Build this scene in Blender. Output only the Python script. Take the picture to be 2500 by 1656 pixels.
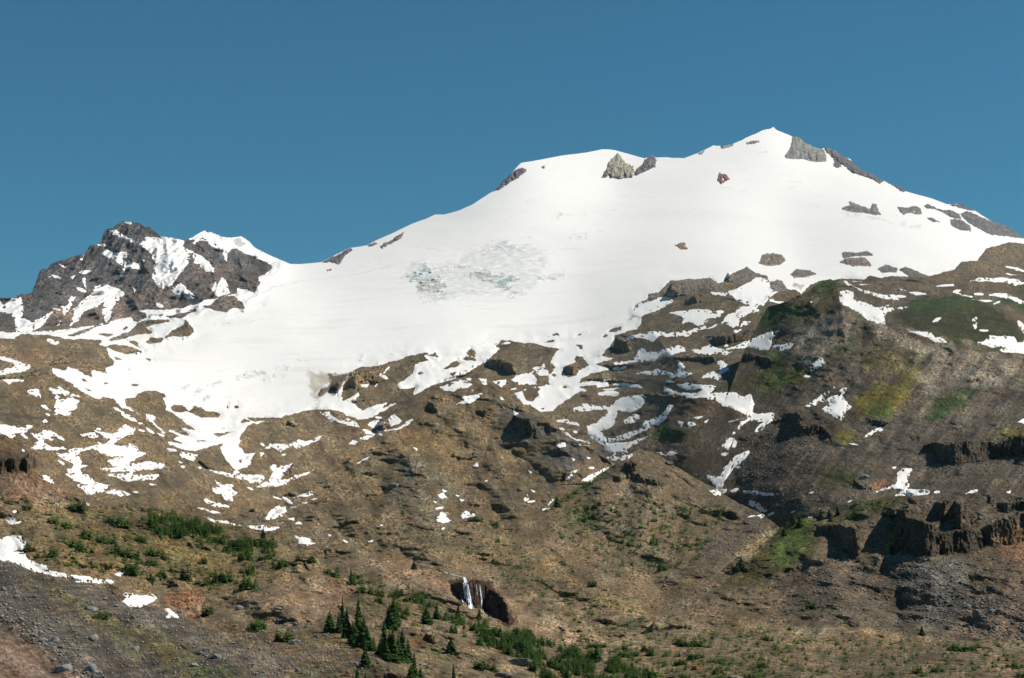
import bpy, math, random
import numpy as np

for o in list(bpy.data.objects):
    bpy.data.objects.remove(o)
C = bpy.context.scene.collection
scene = bpy.context.scene

# ------------------------------------------------------------------ camera
FOC = 60.0
F = FOC / 36.0 * 2500.0            # focal length in photograph pixels
PITCH = math.radians(7.5)
cam_d = bpy.data.cameras.new('camera')
cam_d.lens = FOC; cam_d.sensor_width = 36.0
cam_d.clip_start = 1.0; cam_d.clip_end = 90000.0
cam = bpy.data.objects.new('camera', cam_d)
cam.location = (0, 0, 0)
cam.rotation_euler = (math.radians(90) + PITCH, 0, 0)
C.objects.link(cam)
scene.camera = cam

# ------------------------------------------------------------------ light
SUN_EL = math.radians(50.0)
SUN_AZ = math.radians(84.0)        # clockwise from +Y (view direction): from the right, slightly ahead
sun_dir = (math.cos(SUN_EL) * math.sin(SUN_AZ), math.cos(SUN_EL) * math.cos(SUN_AZ), math.sin(SUN_EL))
w = bpy.data.worlds.new('World'); scene.world = w; w.use_nodes = True
nt = w.node_tree; nt.nodes.clear()
wo = nt.nodes.new('ShaderNodeOutputWorld'); bg = nt.nodes.new('ShaderNodeBackground')
sky = nt.nodes.new('ShaderNodeTexSky'); sky.sky_type = 'NISHITA'
sky.sun_disc = False; sky.sun_elevation = SUN_EL; sky.sun_rotation = SUN_AZ
sky.altitude = 1500.0; sky.air_density = 1.0; sky.dust_density = 0.0; sky.ozone_density = 3.0
tint = nt.nodes.new('ShaderNodeMix'); tint.data_type = 'RGBA'; tint.blend_type = 'MULTIPLY'
tint.inputs[0].default_value = 1.0
tint.inputs[7].default_value = (0.28, 0.76, 0.79, 1)
nt.links.new(sky.outputs[0], tint.inputs[6]); nt.links.new(tint.outputs[2], bg.inputs[0])
bg.inputs[1].default_value = 0.075
nt.links.new(bg.outputs[0], wo.inputs[0])
sd = bpy.data.lights.new('sun', 'SUN'); sd.energy = 5.0; sd.angle = math.radians(0.5)
sd.color = (1.0, 0.965, 0.90)
so = bpy.data.objects.new('sun', sd); C.objects.link(so)
from mathutils import Vector
so.rotation_euler = Vector(sun_dir).to_track_quat('Z', 'Y').to_euler()
scene.view_settings.view_transform = 'Standard'; scene.view_settings.look = 'None'
scene.view_settings.gamma = 1.0; scene.view_settings.use_curve_mapping = False
scene.view_settings.exposure = 0.18

# ------------------------------------------------------------------ numeric helpers
def sstep(a, b, x):
    t = np.clip((x - a) / (b - a), 0, 1)
    return t * t * (3 - 2 * t)

_G = np.array([(1,1,0),(-1,1,0),(1,-1,0),(-1,-1,0),(1,0,1),(-1,0,1),(1,0,-1),(-1,0,-1),
               (0,1,1),(0,-1,1),(0,1,-1),(0,-1,-1),(1,1,0),(-1,1,0),(0,-1,1),(0,-1,-1)], np.float32)
_GX, _GY, _GZ = (np.ascontiguousarray(_G[:, k]) for k in range(3))
from concurrent.futures import ThreadPoolExecutor
POOL = ThreadPoolExecutor(4)
def _gn(a):
    x, y, z, seed = a
    x0 = np.floor(x); y0 = np.floor(y); z0 = np.floor(z)
    fx = (x - x0).astype(np.float32); fy = (y - y0).astype(np.float32); fz = (z - z0).astype(np.float32)
    hx = x0.astype(np.int32).view(np.uint32) * np.uint32(374761393)
    hy = y0.astype(np.int32).view(np.uint32) * np.uint32(668265263)
    hz = z0.astype(np.int32).view(np.uint32) * np.uint32(2147483589) ^ np.uint32((seed * 974711 + 12345) & 0xffffffff)
    hx = (hx, hx + np.uint32(374761393)); hy = (hy, hy + np.uint32(668265263))
    hz = (hz, z0.astype(np.int32).view(np.uint32) * np.uint32(2147483589) + np.uint32(2147483589) ^ np.uint32((seed * 974711 + 12345) & 0xffffffff))
    def fade(t): return t * t * t * (t * (t * 6 - 15) + 10)
    u, v, ww = fade(fx), fade(fy), fade(fz)
    r = []
    for dz in (0, 1):
        gz = fz - dz
        for dy in (0, 1):
            gy = fy - dy; hyz = hy[dy] ^ hz[dz]
            for dx in (0, 1):
                h = hx[dx] ^ hyz
                h = (h ^ (h >> np.uint32(13))) * np.uint32(1274126177)
                h = (h ^ (h >> np.uint32(15))) >> np.uint32(9) & np.uint32(15)
                r.append(_GX[h] * (fx - dx) + _GY[h] * gy + _GZ[h] * gz)
    a = r[0] + u * (r[1] - r[0]); b = r[2] + u * (r[3] - r[2])
    c = r[4] + u * (r[5] - r[4]); d = r[6] + u * (r[7] - r[6])
    e = a + v * (b - a); f = c + v * (d - c)
    return e + ww * (f - e)
def gnoise(x, y, z, seed=0):
    """3-D gradient noise, about -1..1"""
    x = np.asarray(x); shp = x.shape
    x, y, z = (np.ascontiguousarray(np.broadcast_to(t, shp)).ravel() for t in (x, y, z))
    n = x.size
    if n < 20000: return _gn((x, y, z, seed)).reshape(shp)
    st = 60000
    out = list(POOL.map(_gn, [(x[i:i + st], y[i:i + st], z[i:i + st], seed) for i in range(0, n, st)]))
    return np.concatenate(out).reshape(shp)
def on(q, fn, *arrs):
    """evaluate only where the mask is set"""
    out = np.zeros(q.shape, np.float32); out[q] = fn(*[a[q] for a in arrs]); return out

def polysdf(pts, X, Y):
    """signed distance to a polygon, positive inside"""
    p = np.asarray(pts, np.float32); n = len(p)
    d2 = np.full(X.shape, 1e12, np.float32); ins = np.zeros(X.shape, bool)
    for i in range(n):
        ax, ay = p[i]; bx, by = p[(i + 1) % n]
        ex, ey = bx - ax, by - ay
        L = ex * ex + ey * ey + 1e-9
        t = np.clip(((X - ax) * ex + (Y - ay) * ey) / L, 0, 1)
        dx = X - ax - t * ex; dy = Y - ay - t * ey
        d2 = np.minimum(d2, dx * dx + dy * dy)
        if ay != by:
            c = ((ay > Y) != (by > Y)) & (X < (bx - ax) * (Y - ay) / (by - ay) + ax)
            ins ^= c
    d = np.sqrt(d2)
    return np.where(ins, d, -d)

def linedist(pts, X, Y):
    p = np.asarray(pts, np.float32)
    d2 = np.full(X.shape, 1e12, np.float32)
    for i in range(len(p) - 1):
        ax, ay = p[i]; bx, by = p[i + 1]
        ex, ey = bx - ax, by - ay
        L = ex * ex + ey * ey + 1e-9
        t = np.clip(((X - ax) * ex + (Y - ay) * ey) / L, 0, 1)
        d2 = np.minimum(d2, (X - ax - t * ex) ** 2 + (Y - ay - t * ey) ** 2)
    return np.sqrt(d2)

def tps(ctrl, val, reg=0.02):
    P = np.asarray(ctrl, float) / 500.0; n = len(P)
    def U(r2): return np.where(r2 > 1e-12, 0.5 * r2 * np.log(r2 + 1e-12), 0)
    K = U(((P[:, None] - P[None]) ** 2).sum(-1)) + np.eye(n) * reg
    Q = np.c_[np.ones(n), P]
    A = np.zeros((n + 3, n + 3)); A[:n, :n] = K; A[:n, n:] = Q; A[n:, :n] = Q.T
    s = np.linalg.solve(A, np.r_[val, 0, 0, 0])
    def f(X, Y):
        X = X / 500.0; Y = Y / 500.0
        out = s[n] + s[n + 1] * X + s[n + 2] * Y
        for i in range(n):
            out = out + s[i] * U((X - P[i, 0]) ** 2 + (Y - P[i, 1]) ** 2)
        return out
    return f

CP, SP = math.cos(PITCH), math.sin(PITCH)
def ray(px, py):
    """direction of a sight line with unit ground distance ahead (y = 1)"""
    X = (px - 1250.0) / F; Z = (828.0 - py) / F
    dy = CP - Z * SP; dz = SP + Z * CP
    return X / dy, dz / dy
def world(px, py, D):
    a, b = ray(px, py)
    return a * D, D, b * D

# pieces of the survey are noted on map sheets; K converts sheet units to survey units
ORG = dict(C1=(0,500),C2=(600,500),C3=(1200,280),C4=(1800,280),C5=(0,750),C6=(600,750),C7=(1200,750),C8=(1800,650),
           D1=(0,1192),D2=(600,1192),D3=(1200,1192),D4=(1800,1192),D5=(0,1000),D6=(600,1000),D7=(1200,1000),D8=(1800,900),P=(0,0))
KS = 700.0 / 2366.0
def K(sheet, s):
    ox, oy = ORG[sheet]; k = 1.0 if sheet == 'P' else KS
    v = [float(t) for t in s.replace(',', ' ').split()]
    return [(ox + v[i] * k, oy + v[i + 1] * k) for i in range(0, len(v), 2)]

# ------------------------------------------------------------------ materials
def mat(name):
    m = bpy.data.materials.new(name); m.use_nodes = True
    n = m.node_tree.nodes; b = n['Principled BSDF']
    return m, m.node_tree, n, b
def rock_material(name, rough=0.95, bump=0.6, contrast=0.55):
    m, t, n, b = mat(name)
    at = n.new('ShaderNodeAttribute'); at.attribute_name = 'Col'
    tc = n.new('ShaderNodeTexCoord')
    n1 = n.new('ShaderNodeTexNoise'); n1.inputs['Scale'].default_value = 0.35; n1.inputs['Detail'].default_value = 9; n1.inputs['Roughness'].default_value = 0.72
    n2 = n.new('ShaderNodeTexVoronoi'); n2.inputs['Scale'].default_value = 0.55
    n3 = n.new('ShaderNodeTexNoise'); n3.inputs['Scale'].default_value = 0.02; n3.inputs['Detail'].default_value = 8; n3.inputs['Roughness'].default_value = 0.65
    for q in (n1, n2, n3): t.links.new(tc.outputs['Object'], q.inputs['Vector'])
    r1 = n.new('ShaderNodeMapRange'); r1.inputs[1].default_value = 0.28; r1.inputs[2].default_value = 0.72
    r1.inputs[3].default_value = 1 - contrast; r1.inputs[4].default_value = 1 + contrast
    t.links.new(n1.outputs['Fac'], r1.inputs[0])
    r3 = n.new('ShaderNodeMapRange'); r3.inputs[1].default_value = 0.3; r3.inputs[2].default_value = 0.7
    r3.inputs[3].default_value = 0.72; r3.inputs[4].default_value = 1.28
    t.links.new(n3.outputs['Fac'], r3.inputs[0])
    sep = n.new('ShaderNodeSeparateColor'); t.links.new(n2.outputs['Color'], sep.inputs[0])
    r2 = n.new('ShaderNodeMapRange'); r2.inputs[3].default_value = 0.7; r2.inputs[4].default_value = 1.3
    t.links.new(sep.outputs[0], r2.inputs[0])
    mu = n.new('ShaderNodeMath'); mu.operation = 'MULTIPLY'; t.links.new(r1.outputs[0], mu.inputs[0]); t.links.new(r2.outputs[0], mu.inputs[1])
    mv = n.new('ShaderNodeMath'); mv.operation = 'MULTIPLY'; t.links.new(mu.outputs[0], mv.inputs[0]); t.links.new(r3.outputs[0], mv.inputs[1])
    vm = n.new('ShaderNodeVectorMath'); vm.operation = 'SCALE'
    t.links.new(at.outputs['Color'], vm.inputs[0]); t.links.new(mv.outputs[0], vm.inputs['Scale'])
    t.links.new(vm.outputs[0], b.inputs['Base Color'])
    bp = n.new('ShaderNodeBump'); bp.inputs['Strength'].default_value = bump; bp.inputs['Distance'].default_value = 2.0
    t.links.new(n1.outputs['Fac'], bp.inputs['Height']); t.links.new(bp.outputs[0], b.inputs['Normal'])
    b.inputs['Roughness'].default_value = rough; b.inputs['Specular IOR Level'].default_value = 0.15
    return m
M_ROCK = rock_material('rock')
M_CLIFF = rock_material('cliff_rock', contrast=0.7, bump=1.0)

def snow_material():
    m, t, n, b = mat('snow')
    at = n.new('ShaderNodeAttribute'); at.attribute_name = 'Col'
    tc = n.new('ShaderNodeTexCoord')
    n1 = n.new('ShaderNodeTexNoise'); n1.inputs['Scale'].default_value = 0.05; n1.inputs['Detail'].default_value = 8; n1.inputs['Roughness'].default_value = 0.7
    t.links.new(tc.outputs['Object'], n1.inputs['Vector'])
    r1 = n.new('ShaderNodeMapRange'); r1.inputs[1].default_value = 0.3; r1.inputs[2].default_value = 0.6
    r1.inputs[3].default_value = 0.93; r1.inputs[4].default_value = 1.0
    t.links.new(n1.outputs['Fac'], r1.inputs[0])
    vm = n.new('ShaderNodeVectorMath'); vm.operation = 'SCALE'
    t.links.new(at.outputs['Color'], vm.inputs[0]); t.links.new(r1.outputs[0], vm.inputs['Scale'])
    t.links.new(vm.outputs[0], b.inputs['Base Color'])
    bp = n.new('ShaderNodeBump'); bp.inputs['Strength'].default_value = 0.15; bp.inputs['Distance'].default_value = 3.0
    t.links.new(n1.outputs['Fac'], bp.inputs['Height']); t.links.new(bp.outputs[0], b.inputs['Normal'])
    b.inputs['Roughness'].default_value = 0.8; b.inputs['Specular IOR Level'].default_value = 0.1
    return m
M_SNOW = snow_material()

def plain(name, col, rough=0.9, var=0.35, scale=3.0, hue=True):
    m, t, n, b = mat(name)
    oi = n.new('ShaderNodeObjectInfo'); tc = n.new('ShaderNodeTexCoord')
    nz = n.new('ShaderNodeTexNoise'); nz.inputs['Scale'].default_value = scale; nz.inputs['Detail'].default_value = 4
    t.links.new(tc.outputs['Object'], nz.inputs['Vector'])
    r1 = n.new('ShaderNodeMapRange'); r1.inputs[1].default_value = 0.3; r1.inputs[2].default_value = 0.7
    r1.inputs[3].default_value = 1 - var; r1.inputs[4].default_value = 1 + var
    t.links.new(nz.outputs['Fac'], r1.inputs[0])
    r2 = n.new('ShaderNodeMapRange'); r2.inputs[3].default_value = 0.75; r2.inputs[4].default_value = 1.3
    t.links.new(oi.outputs['Random'], r2.inputs[0])
    mu = n.new('ShaderNodeMath'); mu.operation = 'MULTIPLY'
    t.links.new(r1.outputs[0], mu.inputs[0]); t.links.new(r2.outputs[0], mu.inputs[1])
    vm = n.new('ShaderNodeVectorMath'); vm.operation = 'SCALE'; vm.inputs[0].default_value = col
    t.links.new(mu.outputs[0], vm.inputs['Scale'])
    t.links.new(vm.outputs[0], b.inputs['Base Color'])
    b.inputs['Roughness'].default_value = rough; b.inputs['Specular IOR Level'].default_value = 0.15
    return m
M_FIR = plain('fir_needles', (0.026, 0.058, 0.009), scale=1.5)
M_SHRUB = plain('shrub_needles', (0.034, 0.066, 0.009), scale=1.5)
M_TUFT = plain('tuft_leaves', (0.060, 0.085, 0.020), scale=0.2)
M_BARK = plain('bark', (0.06, 0.045, 0.035))
M_BOULD = plain('boulder_stone', (0.17, 0.15, 0.125), var=0.3, scale=0.8)
M_BOULD_G = plain('grey_boulder_stone', (0.19, 0.185, 0.17), var=0.3, scale=0.8)
M_BOULD_R = plain('rusty_boulder_stone', (0.26, 0.12, 0.07), var=0.3, scale=0.8)
M_WATER = plain('white_water', (0.75, 0.77, 0.78), rough=0.4, var=0.2, scale=0.9)

# ------------------------------------------------------------------ terrain sheets
rng = random.Random(11)
def poly1d(pts):
    p = np.array(pts, float)
    return p[:, 0], p[:, 1]
SKYLINE = [(-340,775),(-150,752),(0,727),(21,728),(47,720),(71,717),(78,713),(89,689),(98,663),(105,660),(114,658),(130,642),(160,633),(178,624),
 (204,621),(217,605),(220,599),(246,595),(254,567),(263,559),(278,555),(296,543),(321,541),(340,543),(355,555),(365,555),(382,571),(393,578),(426,582),
 (450,587),(470,580),(497,563),(518,568),(541,578),(559,580),(589,578),(607,589),(621,604),(651,620),(674,630),(709,645),(730,645),(783,641),(801,633),
 (822,621),(854,605),(878,602),(897,599),(914,589),(955,571),(1005,547),(1044,533),(1062,524),(1085,524),(1118,515),(1153,500),(1200,469),(1218,455),
 (1227,441),(1253,418),(1271,398),(1298,394),(1378,379),(1430,373),(1451,369),(1469,365),(1485,365),(1502,367),(1534,376),(1573,387),(1585,384),(1593,379),
 (1599,385),(1629,384),(1644,386),(1673,385),(1703,375),(1721,366),(1741,356),(1765,357),(1792,351),(1830,333),(1863,318),(1883,314),(1888,310),(1895,318),
 (1912,324),(1936,334),(1943,331),(1957,339),(1963,348),(1989,360),(2007,364),(2013,360),(2037,369),(2057,381),(2078,392),(2084,401),(2120,421),
 (2140,431),(2155,441),(2185,452),(2213,468),(2273,484),(2312,499),(2347,498),(2377,514),(2424,542),(2457,551),(2480,567),(2500,583),(2650,660),(2860,740)]
ROUGH = [(-340,3),(80,5),(390,4),(420,1),(480,1.5),(600,1.5),(620,.3),(790,.4),(800,1.2),(880,1),(900,.3),(1195,.3),(1215,2),(1265,1.5),(1280,.3),(1575,.3),
         (1590,2),(1600,1),(1740,1.5),(1880,1.0),(1930,1),(1945,3),(2090,3),(2160,2),(2215,.5),(2300,.4),(2345,1),(2420,1),(2860,1.5)]

class Sheet: pass
def S(name, top, depth, rough, label=None, rel=1.0, maxv=1950, x0=None, x1=None):
    s = Sheet(); s.name = name; s.top = top; s.rough = rough; s.rel = rel; s.label = label
    d = np.array([(a, b) for a, b, c in depth], float)
    s.f = tps(d, np.log(np.array([c for a, b, c in depth], float)), 0.12 if name == 'mountain' else 0.02)
    s.x0 = top[0][0]; s.x1 = top[-1][0]
    s.gul = {'slope': .5, 'ground': .45, 'hillside': .9, 'moraine_ridge': .6}.get(name, 1.0)
    return s
SHEETS = [
 # front to back
 S('slope', [(-340,1250),(-150,1300),(0,1355),(30,1370),(74,1393),(118,1405),(160,1412),(207,1426),(266,1438),(300,1443),(385,1456),(440,1492),
             (473,1515),(562,1547),(651,1574),(700,1597),(760,1632),(850,1690),(1000,1800),(1150,1950)],
   [(0,1355,330),(-300,1260,390),(266,1438,292),(440,1492,272),(562,1547,256),(700,1597,244),(0,1500,262),(300,1550,245),(0,1656,215),(350,1656,222),(700,1700,215),(0,1900,160),(-300,1600,230),(1000,1850,190)],
   [(-340,1.5),(1150,1.5)], rel=0.55),
 S('hillside', [(-340,1030),(-200,1010),(-60,1040),(0,1059),(18,1062),(44,1075),(68,1096),(83,1112),(88,1135),(92,1160),(133,1183),(178,1205),(237,1220),(296,1224),(355,1236),
              (444,1252),(503,1264),(562,1282),(651,1302),(700,1325),(748,1346),(792,1381),(851,1413),(908,1440),(980,1470),(1060,1492),(1120,1512),
              (1200,1547),(1300,1592),(1400,1640),(1500,1690),(1650,1780),(1800,1950)],
   [(0,1059,560),(-300,1040,600),(60,1150,530),(100,1200,520),(300,1225,560),(562,1284,540),(748,1346,500),(851,1411,460),(1060,1490,405),(1300,1590,360),(300,1330,470),
    (100,1330,450),(500,1420,430),(250,1440,410),(700,1500,370),(900,1580,325),(1100,1656,300),(600,1600,330),(1000,1900,220),(1500,1800,290),(-300,1400,480)],
   [(-340,3),(90,4),(130,2.5),(600,1.5),(1800,2)], rel=0.8),
 S('ground', [(1000,1950),(1150,1700),(1250,1640),(1350,1607),(1466,1577),(1555,1549),(1644,1538),(1750,1535),(1844,1526),(1889,1526),(2007,1543),(2125,1558),(2214,1567),
              (2392,1567),(2500,1573),(2860,1580)],
   [(1250,1640,400),(1466,1577,440),(1644,1538,480),(1889,1526,500),(2214,1567,470),(2500,1573,460),(2860,1580,450),(1700,1620,400),(2200,1640,375),(2500,1656,360),(1500,1680,360),(2000,1900,230),(1200,1900,250),(2700,1900,240)],
   [(1000,1.5),(2860,1.5)], rel=0.5),
 S('ridge', [(1560,1700),(1600,1500),(1640,1478),(1700,1440),(1750,1402),(1800,1361),(1859,1316),(1904,1290),(1927,1272),(1978,1263),(2037,1248),(2096,1230),(2140,1219),
             (2188,1210),(2244,1211),(2303,1207),(2392,1207),(2500,1201),(2860,1190)],
   [(2500,1200,760),(2200,1210,770),(1927,1270,790),(1800,1361,740),(1700,1440,690),(1900,1450,665),(2200,1370,700),(2500,1340,690),(2200,1470,620),(2000,1520,560),(2500,1480,600),
    (2300,1560,540),(1700,1540,560),(2860,1200,720),(2860,1560,520),(2200,1700,470)],
   [(1560,2),(1900,2.5),(2860,3)], rel=1.0),
 S('hill', [(1230,1700),(1290,1310),(1330,1262),(1360,1236),(1400,1203),(1440,1172),(1484,1142),(1530,1116),(1548,1102),(1561,1094),(1580,1100),(1610,1112),
            (1650,1140),(1700,1170),(1750,1195),(1800,1228),(1850,1248),(1900,1285),(1960,1330),(2060,1400)],
   [(1561,1094,1200),(1484,1142,1160),(1400,1203,1100),(1330,1262,1020),(1700,1170,1170),(1800,1228,1120),(1650,1250,1060),(1450,1300,980),(1600,1400,860),(1800,1400,850),(1300,1400,840),
    (1500,1500,680),(1700,1500,660),(1300,1560,600),(1900,1350,900),(2060,1420,820),(1860,1260,1060),(1500,1640,560)],
   [(1230,1.5),(1540,3),(2060,2)], rel=0.8),
 S('hill', [(330,1700),(400,1335),(480,1300),(560,1268),(620,1240),(680,1214),(763,1176),(837,1128),(896,1102),(976,1055),(1014,1025),(1029,1004),(1040,974),(1056,963),(1088,951),
            (1120,968),(1150,958),(1192,933),(1230,957),(1274,996),(1298,990),(1318,1007),(1350,1030),(1362,1047),(1400,1072),(1450,1102),(1478,1122),(1540,1150),(1650,1300)],
   [(1060,963,1480),(763,1176,1180),(1300,990,1480),(1192,933,1520),(1450,1100,1330),(1000,1150,1230),(1200,1150,1280),(1050,1260,1030),(1250,1300,980),(1100,1350,850),(900,1300,900),(700,1260,1000),
    (560,1275,960),(1450,1300,960),(1250,1450,700),(1050,1450,620),(1300,1560,560),(700,1400,760),(1600,1300,1250),(1500,1600,520)],
   [(330,1.5),(1000,2),(1040,5),(1110,4),(1300,4),(1400,2),(1650,2)], rel=1.0),
 S('moraine_ridge', [(1640,1500),(1700,1190),(1740,1060),(1790,930),(1820,850),(1853,785),(1874,752),(1924,734),(1966,714),(1990,698),(2007,685),(2028,680),(2040,690),(2047,715),(2052,746),
             (2080,757),(2118,782),(2160,793),(2214,806),(2260,822),(2320,842),(2350,854),(2400,860),(2500,864),(2700,880),(2860,890)],
   [(2028,681,1600),(2052,746,1540),(2160,793,1490),(2320,842,1440),(2500,864,1400),(2860,890,1350),(1853,785,1600),(1790,930,1500),(1785,1000,1430),(1740,1080,1350),(1830,850,1560),(1700,1190,1290),(1900,950,1440),(2100,950,1390),(2300,1000,1310),
    (2500,1000,1280),(2050,1080,1240),(1850,1120,1260),(2250,1120,1180),(2500,1120,1150),(2000,1200,1110),(2400,1190,1050),(1750,1300,1230),(1700,1120,1330),(1850,1250,1190),(2300,1300,960),(2860,1050,1080)],
   [(1640,2),(2010,3),(2060,1.5),(2500,1.2),(2860,1.5)], rel=0.75),
 S('mountain', SKYLINE,
   [(1886,311,6600),(1470,365,6400),(1270,398,5950),(1500,460,6000),(1060,524,5600),(720,645,5400),(320,541,5150),(500,563,5250),(100,660,4900),(0,727,4950),(-340,775,4900),(2213,468,5700),
    (2500,583,5000),(2860,740,4500),(2480,650,3700),(1150,680,4450),(1420,720,4050),(700,800,3700),(300,700,4650),(300,790,4150),(40,830,3500),(0,900,2600),(620,990,2750),(150,960,2300),
    (450,1000,2500),(1300,850,3150),(1950,640,4100),(1700,700,3500),(1500,790,3150),(1900,720,3000),(2200,700,2900),(2400,745,2450),(2250,790,2300),(1500,900,2550),(1650,1000,1790),(1500,1100,1600),(1800,1000,1450),(1720,930,1600),(1770,860,1720),(1700,1000,1500),(1780,930,1540),(1760,1080,1370),(1680,1060,1450),(1700,1110,1385),(1720,1150,1320),(1640,1150,1340),(820,1020,2450),
    (700,1120,2050),(200,1080,1850),(200,1190,1500),(500,1200,1550),(1100,990,2300),(1300,1150,1600),(1800,1200,1300),(-340,900,2400),(-340,1150,1500),(600,1300,1300),(1000,1200,1700),(2860,860,1900),(1700,850,2500),(1900,560,4900)],
   ROUGH, rel=1.0),
]
MOUNTAIN = SHEETS[-1]
def silh(s, x):
    if not hasattr(s, 'cx'):
        s.cx = np.arange(-345.0, 2866.0, 0.5); s.cv = _silh(s, s.cx)
    v = np.interp(x, s.cx, s.cv)
    return np.where((x < s.x0) | (x > s.x1), 9999.0, v)
def _silh(s, x):
    xs, ys = poly1d(s.top)
    v = np.interp(x, xs, ys)
    rx, ry = poly1d(s.rough); ra = np.interp(x, rx, ry)
    k = sum(ord(c) for c in s.name) + s.x0
    n = np.zeros_like(v)
    for lam, a in ((34, .9), (14, .7), (6, .5)):
        n += a * gnoise(x / lam, np.full_like(x, k * .37), np.full_like(x, .5), 3)
    v = v + ra * n
    return v
for i, s in enumerate(SHEETS): s.order = i
def front_top(s, x):
    """lowest survey row that this sheet still shows, per column"""
    v = np.full(x.shape, 1700.0)
    for t in SHEETS[:s.order]:
        v = np.minimum(v, silh(t, x))
    return v
def owner(px, py):
    for s in SHEETS:
        if silh(s, np.array([float(px)]))[0] <= py: return s
    return None
# ---- snow, ice and rock outlines -------------------------------------------------
BIG = (K('P','-400,815 -200,800') + K('C1','0,1050 130,1055 370,1045 560,1030 790,995 1075,915 1110,960 1210,930 1150,880 1200,870 1500,855 1600,828 1700,785 1950,740 1960,690 2030,700 2100,725 2150,640 2125,600 2230,550 2250,510 2180,465 2060,420 1930,350 1900,300')
  + K('P','589,540 800,500 1200,300 1900,200 2500,400 2900,600 2900,640')
  + K('C4','2366,1068 2250,1050 2150,1080 2060,1100 1980,1205 1850,1215 1790,1280 1580,1335 1480,1290 1400,1265 1335,1280 1420,1340 1260,1330 1190,1350 1100,1330 1040,1360 850,1355 700,1372 600,1400 530,1480 500,1450 410,1440 350,1370 270,1375 240,1350 100,1395 20,1385')
  + K('C3','1920,1390 1870,1390 1800,1350 1580,1380 1480,1370 1380,1470 1300,1480 1290,1520 1200,1560')
  + K('C7','1180,0 1170,45 1240,70 1235,130 1200,185 1130,195 1020,240 1000,315 940,360 900,405 1010,425 900,460 840,470 970,510 1090,485 1130,500 1050,525 970,515 820,550 740,590 730,620 960,600 970,650 870,670 860,640 720,660 800,690 700,710 600,780 500,860 400,870 320,810 270,800 190,710 300,670 430,650 480,640 470,560 500,540 530,490 485,460 510,400 540,360 580,350 400,310 200,290 80,290 0,310')
  + K('C6','2250,285 2080,310 2070,325 2100,345 1980,450 1830,540 1700,600 1560,640 1480,680 1380,730 1400,660 1270,680 1250,640 1300,610 1380,550 1400,480 1430,460 1510,440 1470,405 1500,385 1480,375 1350,400 1200,455 1050,490 930,500 880,530 830,610 800,650 790,730 800,770 870,750 930,705 930,730 880,790 960,850 1100,800 1170,790 1130,830 1270,780 1150,850 1050,905 935,935 870,908 800,870 700,842 560,842 440,870 250,920 100,958 70,950 0,910')
  + K('C5','2300,915 2080,955 2040,980 1990,1050 1970,1140 2020,1200 2090,1210 2070,1230 2085,1260 2030,1290 2050,1320 1950,1350 1900,1300 1840,1220 1820,1155 1850,1125 1600,1190 1550,1180 1400,1140 1380,1105 1520,1130 1440,1090 1480,1060 1390,1030 1400,1010 1500,1050 1640,1090 1560,1060 1500,1000 1630,1025 1540,960 1430,880 1370,850 1370,800 1345,750 1380,745 1350,715 1290,690 1200,690 1130,715 1120,745 1060,750 1030,770 1040,810 1150,880 1000,825 960,790 940,760 850,740 820,765 700,715 600,640 520,590 440,550 430,505 540,520 560,490 640,520 700,560 760,580 755,520 880,550 870,500 930,480 940,450 900,400 880,350 830,310')
  + K('C1','880,1180 820,1150 840,1115 700,1110 540,1105 430,1085 330,1070 180,1065 100,1110 0,1100') + K('P','-400,860'))
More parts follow.
